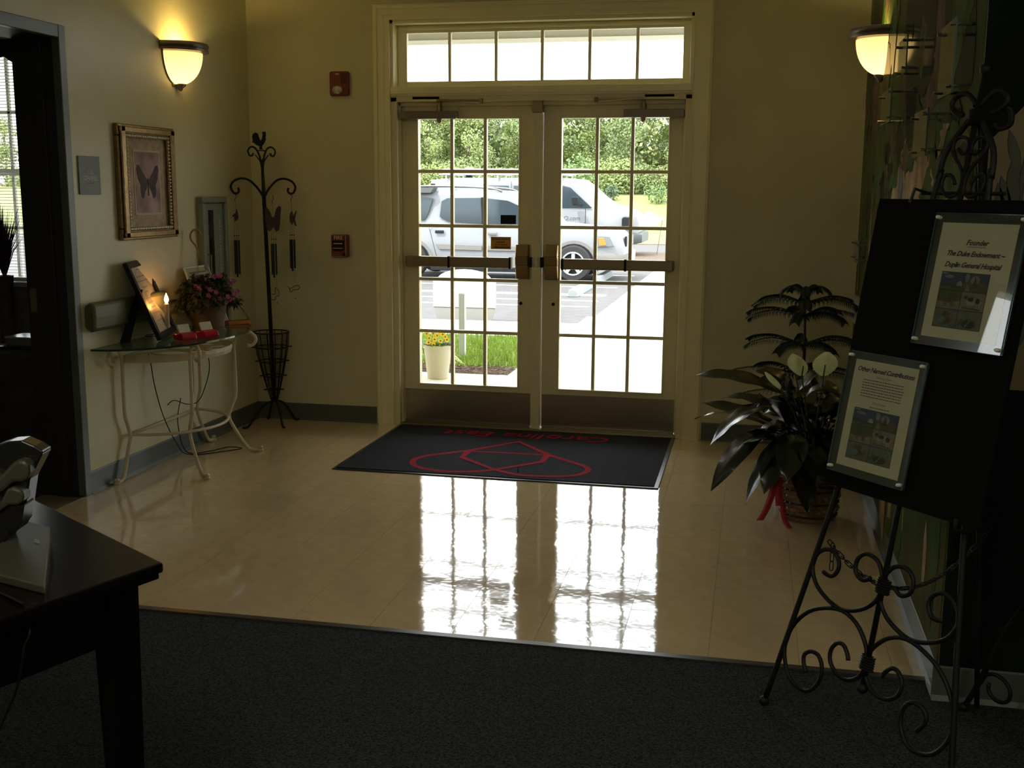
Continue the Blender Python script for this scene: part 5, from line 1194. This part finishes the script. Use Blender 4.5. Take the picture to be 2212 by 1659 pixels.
# back lawn rising to the trees
mb = MB(); ys_ = [31, 34, 38, 42, 46, 60, 95]; zs2 = [GZ, .15, .75, 1.38, 1.6, 1.8, 2.0]; nx = 40
rl = random.Random(4)
v = []
for y, z in zip(ys_, zs2):
    for i in range(nx+1): v.append((-60+120*i/nx, y+rl.uniform(-.3, .3), z+rl.uniform(-.04, .04)))
mb.add(v, [(j*(nx+1)+i, j*(nx+1)+i+1, (j+1)*(nx+1)+i+1, (j+1)*(nx+1)+i) for j in range(len(ys_)-1) for i in range(nx)])
struct(mb, 'back_lawn', LAWN, smooth=True)
struct(MB().box(-60, 60, 29.5, 31.2, GZ-.05, GZ+.03), 'dry_verge', mat('dry_grass', (.17, .14, .08), .9, noise=.3, nscale=3))
# trees
LFM = [mat('tree_leaf_'+n, c, .6, noise=.35, nscale=1.5) for n, c in (('bright', (.20, .255, .075)), ('mid', (.15, .20, .065)), ('yellowish', (.25, .285, .095)))]
for m in LFM:
    m.node_tree.nodes['Principled BSDF'].inputs['Subsurface Weight'].default_value = 0
BRK = mat('grey_bark', (.10, .08, .06), .9, noise=.4, nscale=4)
def tree_mesh(seed, H, Rr, nl, ls, name, label, cm):
    q = random.Random(seed); t = thing(name, label, 'tree', (0, 0, 0), 'trees beyond the parking lot')
    tr_ = MB(); top = Vector((q.uniform(-.3, .3), 0, H*.85)); tr_.tube(crom([Vector((0, 0, -.3)), Vector((q.uniform(-.15, .15), 0, H*.4)), top], 4), [.11-.01*i for i in range(9)], 6)
    cl = []
    for i in range(22):
        u = q.random(); z = H*(.12+.83*u); r = Rr*(1-.65*abs(u-.4)**1.1)*q.uniform(.2, 1); a = q.uniform(0, 6.28)
        c = Vector((r*math.cos(a), r*math.sin(a), z)); cl.append((c, q.uniform(.45, .95)*Rr*.42)); tr_.tube([Vector((0, 0, max(.3, z-.9))), c], [.035, .01], 4)
    tr_.build('trunk', BRK, t)
    mb = MB()
    for i in range(nl):
        c, r = q.choice(cl); d = Vector((q.gauss(0, 1), q.gauss(0, 1), q.gauss(0, .8))).normalized()*r*q.random()**.4; p = c+d
        a = Vector((q.gauss(0, 1), q.gauss(0, 1), q.gauss(0, 1))).normalized(); b = a.orthogonal().normalized(); a *= ls*q.uniform(.6, 1.3); b *= ls*.45
        mb.add([p-a*.5, p+b, p+a*.5, p-b], [(0, 1, 2, 3)])
    mb.build('crown', cm, t, kind='stuff'); return t
protos = [tree_mesh(31+i, 6.2+.4*(i % 3), 1.9+.2*(i % 2), 8000, .12, 'leafy_tree', 'x', LFM[i % 3]) for i in range(5)]
used = set(); rl = random.Random(8); k = 0
def where(x): return 'left part of' if x < -13 else 'middle of' if x < -7 else 'right part of'
TL = 'bright green leafy tree in the dense woodland row beyond the parking lot'
for row, (y, dx, x0, x1) in enumerate(((44.5, 1.9, -21, 0.5), (48.5, 2.2, -23, 1), (53, 3.0, -26, 2))):
    x = x0
    while x < x1:
        i = rl.randrange(5)
        if i not in used: o = protos[i]; used.add(i)
        else: o = copy_tree(protos[i], (0, 0, 0))
        s = rl.uniform(.66, .82)*(1+.05*row)
        if -10.5 < x < -8.2 and row >= 0: s *= .74
        o.location = (x+rl.uniform(-.5, .5), y+rl.uniform(-1, 1), 1.3+.1*row); o.scale = (s, s, s); o.rotation_euler = (0, 0, rl.uniform(0, 6.28)); o['label'] = TL; x += dx
for x in range(-52, -34, 3):
    o = copy_tree(protos[rl.randrange(5)], (0, 0, 0)); s = rl.uniform(.85, 1.05); o.location = (x, 46+rl.uniform(-2, 2), -.2); o.scale = (s, s, s); o['label'] = 'leafy tree seen through the chapel window blinds'; o['group'] = 'trees beyond the chapel window'
for i, o in enumerate(protos):
    if i not in used: o.location = (-24-3*i, 48, 1.2); o['label'] = TL
# undergrowth
def bush(x, y, z, r, h, n, ls, cm, seed, label, name='shrub', group=None, stem=.0):
    q = random.Random(seed); t = thing(name, label, 'shrub', (x, y, z), group); mb = MB()
    for i in range(n):
        d = Vector((q.gauss(0, 1), q.gauss(0, 1), q.gauss(0, 1))).normalized()*q.random()**.45; p = Vector((x+d.x*r, y+d.y*r, z+stem+h*.5+d.z*h*.5)); a = Vector((q.gauss(0, 1), q.gauss(0, 1), q.gauss(0, 1))).normalized(); b = a.orthogonal().normalized()*ls*.4; a *= ls
        mb.add([p-a*.5, p+b, p+a*.5, p-b], [(0, 1, 2, 3)])
    mb.build('foliage', cm, t, kind='stuff'); s_ = MB()
    for k in range(3): s_.tube([Vector((x+.05*k-.05, y, z-.05)), Vector((x+(k-1)*r*.4, y, z+stem+h*.6))], [.03*max(r, .3), .008], 5)
    s_.build('stems', BRK, t); return t
ub = [bush(0, 0, 0, 1.5, 1.7, 2400, .11, LFM[i], 60+i, 'low green brush filling the foot of the woodland edge', 'brush', 'brush along the woodland edge') for i in range(3)]
x = -21; k = 0
while x < .5:
    o = ub[k] if k < 3 else copy_tree(ub[k % 3], (0, 0, 0)); o.location = (x, 43.2+rl.uniform(-.5, .6), 1.38); s = rl.uniform(.7, 1.05); o.scale = (s, s, s); x += 1.35; k += 1
x = -24
while x < 1.5:
    o = copy_tree(ub[k % 3], (0, 0, 0)); o.location = (x, 50.5+rl.uniform(-.5, .8), 1.0); s = rl.uniform(1.7, 2.3); o.scale = (s, s, s*1.25); o['label'] = 'taller dim brush deep between the woodland trees'; o['group'] = 'deep woodland brush'; x += 2.0; k += 1
LGr = mat('young_leaf', (.10, .17, .04), .6, noise=.3, nscale=6)
bush(-4.95, 34.0, .12, .85, 2.6, 1500, .12, LGr, 81, 'young slender tree on the lawn just behind the white van', 'young_tree', None, .25)
bush(-4.6, 40.5, 1.12, .35, .75, 350, .09, mat('dark_shrub_leaf', (.045, .075, .03), .6), 82, 'small dark round shrub on the sloping lawn left of its neighbour', 'round_shrub')
bush(-2.55, 40.0, 1.05, .62, .8, 500, .09, LGr, 83, 'small bright round shrub on the sloping lawn to the right', 'round_shrub')
t = thing('lawn_sign', 'white corrugated sign leaning over on a wire stake beyond the van', 'sign', (-1.5, 22.9, GZ))
MB().prism([(-.85, .0), (-.4, .42), (0, .22), (-.2, .05)], (-1.0, 23.0, .62), (1, 0, 0), (0, 0, 1), .02).build('sheet', STR, t)
MB().tube([(-1.02, 23, .82), (-1.15, 23, GZ)], .008, 5).build('stake', BRK, t)

# ---------------- vehicles ----------------
CARW = mat('white_car_paint', (.19, .20, .212), .3, spec=.3, coat=.15); CARS = mat('champagne_lower_trim', (.135, .128, .118), .4); CG = mat('car_glass', (.022, .035, .044), .06, spec=.45)
TY = mat('tyre_rubber', (.012, .012, .013), .8); RIM = mat('alloy_wheel', (.30, .31, .33), .35); CDK = mat('black_car_trim', (.008, .009, .011), .5, spec=.2); LMP = mat('clear_headlamp', (.13, .145, .16), .1, spec=.8); AMB = mat('amber_lamp', (.55, .16, .03), .3)
def loft(secs, name, m, par, smooth='auto', bev=0):
    """secs: list of (x, [(dy,z)...]) cross-sections, joined along x"""
    mb = MB(); n = len(secs[0][1]); v = []
    for x, s in secs: v += [(x, p[0], p[1]) for p in s]
    f = [(i*n+j, i*n+(j+1) % n, (i+1)*n+(j+1) % n, (i+1)*n+j) for i in range(len(secs)-1) for j in range(n)]
    f += [tuple(range(n))[::-1], tuple((len(secs)-1)*n+j for j in range(n))]
    return mb.add(v, f).build(name, m, par, smooth=smooth, bevel=bev)
def vehicle(y0, wd, side, name, label):
    return thing(name, label, 'car' if 'wagon' in name or 'utility' in name else 'van', (side, y0+wd/2, GZ))
def sp(P, y, m, par, name, d=-.012, bev=0, g=GZ):
    """panel on the near flank (plane y), P in (x, height above ground)"""
    ar = sum(P[i][0]*P[(i+1) % len(P)][1]-P[(i+1) % len(P)][0]*P[i][1] for i in range(len(P)))
    if ar < 0: P = P[::-1]
    return MB().prism(P, (0, y, g), (1, 0, 0), (0, 0, 1), -d).build(name, m, par, bevel=bev)
def wheel(x, y, r, w, par, spokes=5, z=None):
    c = (x, y, GZ+r); t_ = MB().lathe([(r*.62, -w/2), (r*.93, -w/2), (r, -w*.35), (r, w*.35), (r*.93, w/2), (r*.62, w/2)], c, 28, (0, 1, 0)).build('tyre', TY, par, smooth='auto')
    rm = MB().lathe([(r*.66, -w*.52), (r*.62, -w*.50), (r*.60, -w*.2), (0, -w*.18)], c, 28, (0, 1, 0))
    rm.build('rim_dish', CDK, t_, smooth='auto')
    rb = MB().lathe([(r*.66, -w*.54), (r*.58, -w*.54), (r*.58, -w*.40), (r*.66, -w*.40)], c, 28, (0, 1, 0)); rb.lathe([(0, -w*.52), (r*.15, -w*.50), (r*.17, -w*.3)], c, 14, (0, 1, 0))
    for k in range(spokes):
        a = 2*math.pi*k/spokes+.3; d = Vector((math.cos(a), 0, math.sin(a))); s = Vector((-d.z, 0, d.x)); C_ = Vector(c)+Vector((0, -w*.44, 0))
        rb.obox(C_+d*r*.34, d, s, (0, 1, 0), r*.28, r*.095, w*.05)
    rb.build('alloy_rim', RIM, t_, smooth='auto')
# --- silver-white sport utility, near flank y=14.2 ---
ys0, ws = 14.2, 1.85
t = thing('sport_utility_car', 'white sport utility car with roof rails parked nearest the doors', 'car', (-3.4, ys0+ws/2, GZ))
def sec(h_top, h_bot, inset_top, inset_bot=.0, belt=None, y=ys0, w=ws, cab=None):
    g = GZ
    pts = [(y+.06+inset_bot, g+h_bot), (y+inset_bot, g+h_bot+.12), (y+inset_bot, g+max(h_bot+.2, min(h_top-.12, .80))), (y+.04+inset_bot, g+min(h_top-.03, 1.0))]
    if h_top > 1.1: pts += [(y+inset_top, g+h_top-.09), (y+inset_top+.12, g+h_top)]
    else: pts += [(y+.06+inset_top, g+h_top-.015), (y+.16+inset_top, g+h_top)]
    m = [(2*y+w-a, b) for a, b in pts[::-1]]
    return pts+m
loft([(-6.15, sec(1.50, .45, .2, .12)), (-6.05, sec(1.66, .32, .16, .05)), (-5.5, sec(1.72, .28, .13)), (-4.2, sec(1.73, .26, .12)), (-3.4, sec(1.70, .26, .12)), (-3.0, sec(1.62, .26, .14)), (-2.66, sec(1.36, .26, .18)), (-2.40, sec(1.09, .26, .08)), (-1.9, sec(1.04, .26, .06)), (-1.45, sec(1.00, .26, .08, .02)), (-1.20, sec(.95, .28, .14, .08)), (-1.10, sec(.86, .32, .2, .16)), (-1.03, sec(.62, .34, .25, .22))], 'body', CARW, t, bev=.01)
sp([(-5.75, 1.56), (-4.98, 1.58), (-4.80, 1.55), (-4.90, 1.25), (-4.97, 1.13), (-5.6, 1.12)], ys0+.068, CG, t, 'rear_quarter_window', -.05)
sp([(-4.62, 1.5), (-4.50, 1.56), (-3.84, 1.57), (-3.80, 1.07), (-4.50, 1.11), (-4.66, 1.2)], ys0+.068, CG, t, 'side_window', -.05)
sp([(-3.70, 1.56), (-3.30, 1.52), (-2.95, 1.37), (-2.62, 1.08), (-3.72, 1.07)], ys0+.068, CG, t, 'side_window', -.05)
sp([(-3.82, 1.58), (-3.73, 1.58), (-3.70, 1.06), (-3.80, 1.06)], ys0+.03, CDK, t, 'door_pillar', -.05)
for P in ([(-4.72, 1.06), (-4.712, 1.06), (-4.865, .92), (-4.87, .92)], [(-4.872, .98), (-4.865, .98), (-4.72, .44), (-4.728, .44)], [(-3.782, 1.06), (-3.775, 1.06), (-3.775, .44), (-3.782, .44)], [(-2.72, 1.0), (-2.713, 1.0), (-2.74, .44), (-2.747, .44)]):
    sp(P, ys0-.001, CDK, t, 'door_seam', -.004)
sp([(-4.73, .68), (-3.80, .66), (-3.80, .56), (-4.66, .57)], ys0-.012, CARS, t, 'door_moulding', -.02, .005); sp([(-3.76, .66), (-2.8, .65), (-2.8, .56), (-3.76, .56)], ys0-.012, CARS, t, 'door_moulding', -.02, .005)
sp([(-4.74, .94), (-4.56, .94), (-4.56, .88), (-4.74, .88)], ys0-.02, CDK, t, 'door_handle', -.03, .012); sp([(-3.68, .92), (-3.50, .92), (-3.50, .86), (-3.68, .86)], ys0-.02, CARS, t, 'door_handle', -.03, .012)
sp([(-4.78, .42), (-2.4, .42), (-2.4, .27), (-4.78, .27)], ys0-.01, CARS, t, 'sill', -.03); sp([(-4.78, .25), (-2.45, .25), (-2.45, .17), (-4.78, .17)], ys0-.10, CDK, t, 'running_board', -.14, .01); sp([(-4.7, .225), (-2.5, .225), (-2.5, .195), (-4.7, .195)], ys0-.11, mat('step_grey', (.06, .075, .09), .4), t, 'step_pad', -.02)
for x in (-5.25, -1.99):
    ach = [(x+.46*math.cos(a), .33+.45*math.sin(a)) for a in [math.pi*k/12 for k in range(13)]]+[(x-.46, .24), (x+.46, .24)]
    sp(ach, ys0+.0, CARS, t, 'wheel_arch', -.014); ach2 = [(x+.40*math.cos(a), .33+.39*math.sin(a)) for a in [math.pi*k/12 for k in range(13)]]+[(x-.40, .24), (x+.40, .24)]
    sp(ach2, ys0-.016, CDK, t, 'wheel_well', -.01); wheel(x, ys0-.0, .345, .22, t); wheel(x, ys0+ws, .345, .22, t)
sp([(-1.56, .88), (-1.30, .87), (-1.20, .68), (-1.56, .66)], ys0+.02, LMP, t, 'headlamp', -.05, .01); sp([(-1.52, .84), (-1.42, .84), (-1.36, .70), (-1.50, .69)], ys0-.028, AMB, t, 'turn_signal', -.02, .005)
loft([(-1.62, sec(.62, .28, .0, -.02)), (-1.25, sec(.62, .28, .05, .04)), (-1.06, sec(.60, .32, .2, .16)), (-.97, sec(.57, .36, .34, .3))], 'front_bumper', CARS, t, bev=.01)
MB().box(-1.06, -1.02, ys0+.35, ys0+1.5, GZ+.66, GZ+.86).build('grille', CDK, t, bevel=.01)
for k in range(8): MB().box(-1.03, -1.01, ys0+.40+k*.14, ys0+.45+k*.14, GZ+.67, GZ+.85).build('grille_bar', RIM, t)
for yy in (ys0+.2, ys0+ws-.2):
    MB().tube(crom([(-5.6, yy, GZ+1.74), (-5.4, yy, GZ+1.78), (-4.4, yy, GZ+1.79), (-3.7, yy, GZ+1.755), (-3.45, yy, GZ+1.70)], 4), .022, 6).build('roof_rail', mat('grey_rail', (.09, .085, .085), .4) if yy < 15 else bpy.data.materials['grey_rail'], t)
sp([(-6.0, 1.76), (-4.75, 1.76), (-4.82, 1.66), (-6.0, 1.66)], ys0+.22, mat('grey_rack_pad', (.06, .06, .06), .5), t, 'rear_rack_pad', -.3)
for k, x in enumerate((-5.4, -4.4)): MB().box(x-.02, x+.02, ys0+.2, ys0+ws-.2, GZ+1.76, GZ+1.79).build('cross_bar', CDK, t)
loft([(-3.35, [(ys0+.25, GZ+1.40), (ys0+ws-.25, GZ+1.40), (ys0+ws-.25, GZ+1.405), (ys0+.25, GZ+1.405)]), (-2.55, [(ys0+.16, GZ+1.10), (ys0+ws-.16, GZ+1.10), (ys0+ws-.16, GZ+1.12), (ys0+.16, GZ+1.12)])], 'windscreen_base', CG, t)
# --- white full-size van, near flank y=22 ---
yv, wv = 22.0, 2.0
t = thing('white_work_van', 'white work van with ladder rack parked behind the sport utility car', 'van', (-4.3, yv+wv/2, GZ))
def vs(h_top, h_bot, it, ib=0.0):
    y, w, g = yv, wv, GZ; hb = min(h_top-.05, 1.1)
    pts = [(y+.05+ib, g+h_bot), (y+ib, g+h_bot+.12), (y+ib, g+hb), (y+ib+it*.6, g+max(hb+.01, h_top-.14)), (y+ib+it+.12, g+h_top)]
    return pts+[(2*y+w-a, b) for a, b in pts[::-1]]
loft([(-7.25, vs(1.75, .40, .14, .08)), (-7.15, vs(1.98, .34, .14)), (-6.5, vs(2.04, .32, .12)), (-3.6, vs(2.05, .32, .12)), (-3.15, vs(2.01, .32, .14)), (-2.95, vs(1.88, .32, .16)), (-2.62, vs(1.60, .32, .2)), (-2.30, vs(1.36, .32, .1)), (-2.0, vs(1.29, .34, .1)), (-1.78, vs(1.22, .36, .12, .03)), (-1.62, vs(1.12, .40, .14, .08)), (-1.55, vs(.95, .42, .2, .14))], 'body', CARW, t, bev=.01)
sp([(-7.1, 1.88), (-6.98, 1.88), (-6.98, 1.70), (-7.13, 1.70)], yv+.02, CDK, t, 'tail_lamp_strip', -.03)
for P in ([(-5.52, 1.84), (-4.98, 1.84), (-4.98, 1.42), (-5.52, 1.42)], [(-4.84, 1.84), (-4.2, 1.84), (-4.2, 1.42), (-4.84, 1.42)], [(-4.05, 1.84), (-3.55, 1.85), (-3.34, 1.80), (-2.76, 1.28), (-4.05, 1.27)]):
    sp(P, yv+.02, CG, t, 'side_window', -.03, .01)
for x in (-4.91, -4.12, -2.94): sp([(x, 1.95 if x < -3.5 else 1.27), (x+.012, 1.95 if x < -3.5 else 1.27), (x+.012, .45), (x, .45)], yv-.002, CDK, t, 'door_seam', -.004)
sp([(-3.26, 1.53), (-3.20, 1.57), (-3.08, 1.56), (-3.07, 1.36), (-3.22, 1.34)], yv-.22, CDK, t, 'wing_mirror', -.12, .02); sp([(-3.1, 1.40), (-2.98, 1.38), (-3.0, 1.31), (-3.12, 1.33)], yv-.2, CDK, t, 'mirror_arm', -.2)
text('Q.com', .16, (-3.30, yv-.004, GZ+.96), (1, 0, 0), (0, 0, 1), mat('grey_green_lettering', (.05, .085, .08), .5), t, shear=.3, lift=.002, align='CENTER')
sp([(-1.98, 1.02), (-1.93, 1.06), (-1.72, 1.05), (-1.70, .74), (-1.98, .74)], yv+.01, CDK, t, 'headlamp', -.04, .02); MB().box(-1.62, -1.52, yv+.15, yv+wv-.15, GZ+.75, GZ+1.08).build('grille', mat('chrome_grille', (.5, .5, .52), .3, metal=.5), t, bevel=.02)
loft([(-2.10, vs(.68, .36, .0, -.02)), (-1.65, vs(.68, .36, .02, .0)), (-1.46, vs(.66, .40, .1, .08))], 'front_bumper', mat('grey_bumper', (.05, .06, .065), .5), t, bev=.02)
for x in (-6.2, -2.6):
    sp([(x+.46*math.cos(a), .36+.46*math.sin(a)) for a in [math.pi*k/12 for k in range(13)]]+[(x-.46, .3), (x+.46, .3)], yv-.006, CDK, t, 'wheel_well', -.01); wheel(x, yv, .37, .24, t); wheel(x, yv+wv, .37, .24, t)
RK = mat('white_rack_tube', (.35, .35, .34), .4)
for x in (-6.7, -5.3, -3.6):
    mb = MB(); mb.tube([(x, yv+.1, GZ+1.9), (x, yv+.1, GZ+2.12), (x, yv+wv-.1, GZ+2.12), (x, yv+wv-.1, GZ+1.9)], .022, 6); mb.build('rack_hoop', RK, t)
MB().tube([(-6.9, yv+.1, GZ+2.12), (-3.2, yv+.1, GZ+2.12)], .02, 6).build('rack_rail', RK, t)
lad = thing('extension_ladder', 'long pale ladder carried flat on the van roof rack', 'ladder', (-4.9, yv+.4, GZ+2.15))
LD = mat('fiberglass_ladder', (.28, .26, .22), .5)
for yy in (yv+.16, yv+.58): MB().box(-6.8, -2.88, yy, yy+.04, GZ+2.14, GZ+2.28).build('ladder_rail', LD, lad, bevel=.004)
for k in range(13): MB().tube([(-6.7+.3*k, yv+.18, GZ+2.21), (-6.7+.3*k, yv+.60, GZ+2.21)], .018, 6).build('rung', LD, lad)
b = thing('beacon_light', 'orange beacon lamp on top of the white van rack', 'lamp', (-6.25, yv+.9, GZ+2.1))
MB().lathe([(0, 0), (.10, 0), (.10, .12), (.12, .13)], (-6.25, yv+.8, GZ+2.04), 14).build('base', CDK, b); MB().lathe([(.14, 0), (.13, .13), (.1, .17), (0, .18)], (-6.25, yv+.8, GZ+2.15), 14).build('dome', mat('orange_beacon', (.85, .2, .06), .3), b, smooth='auto')
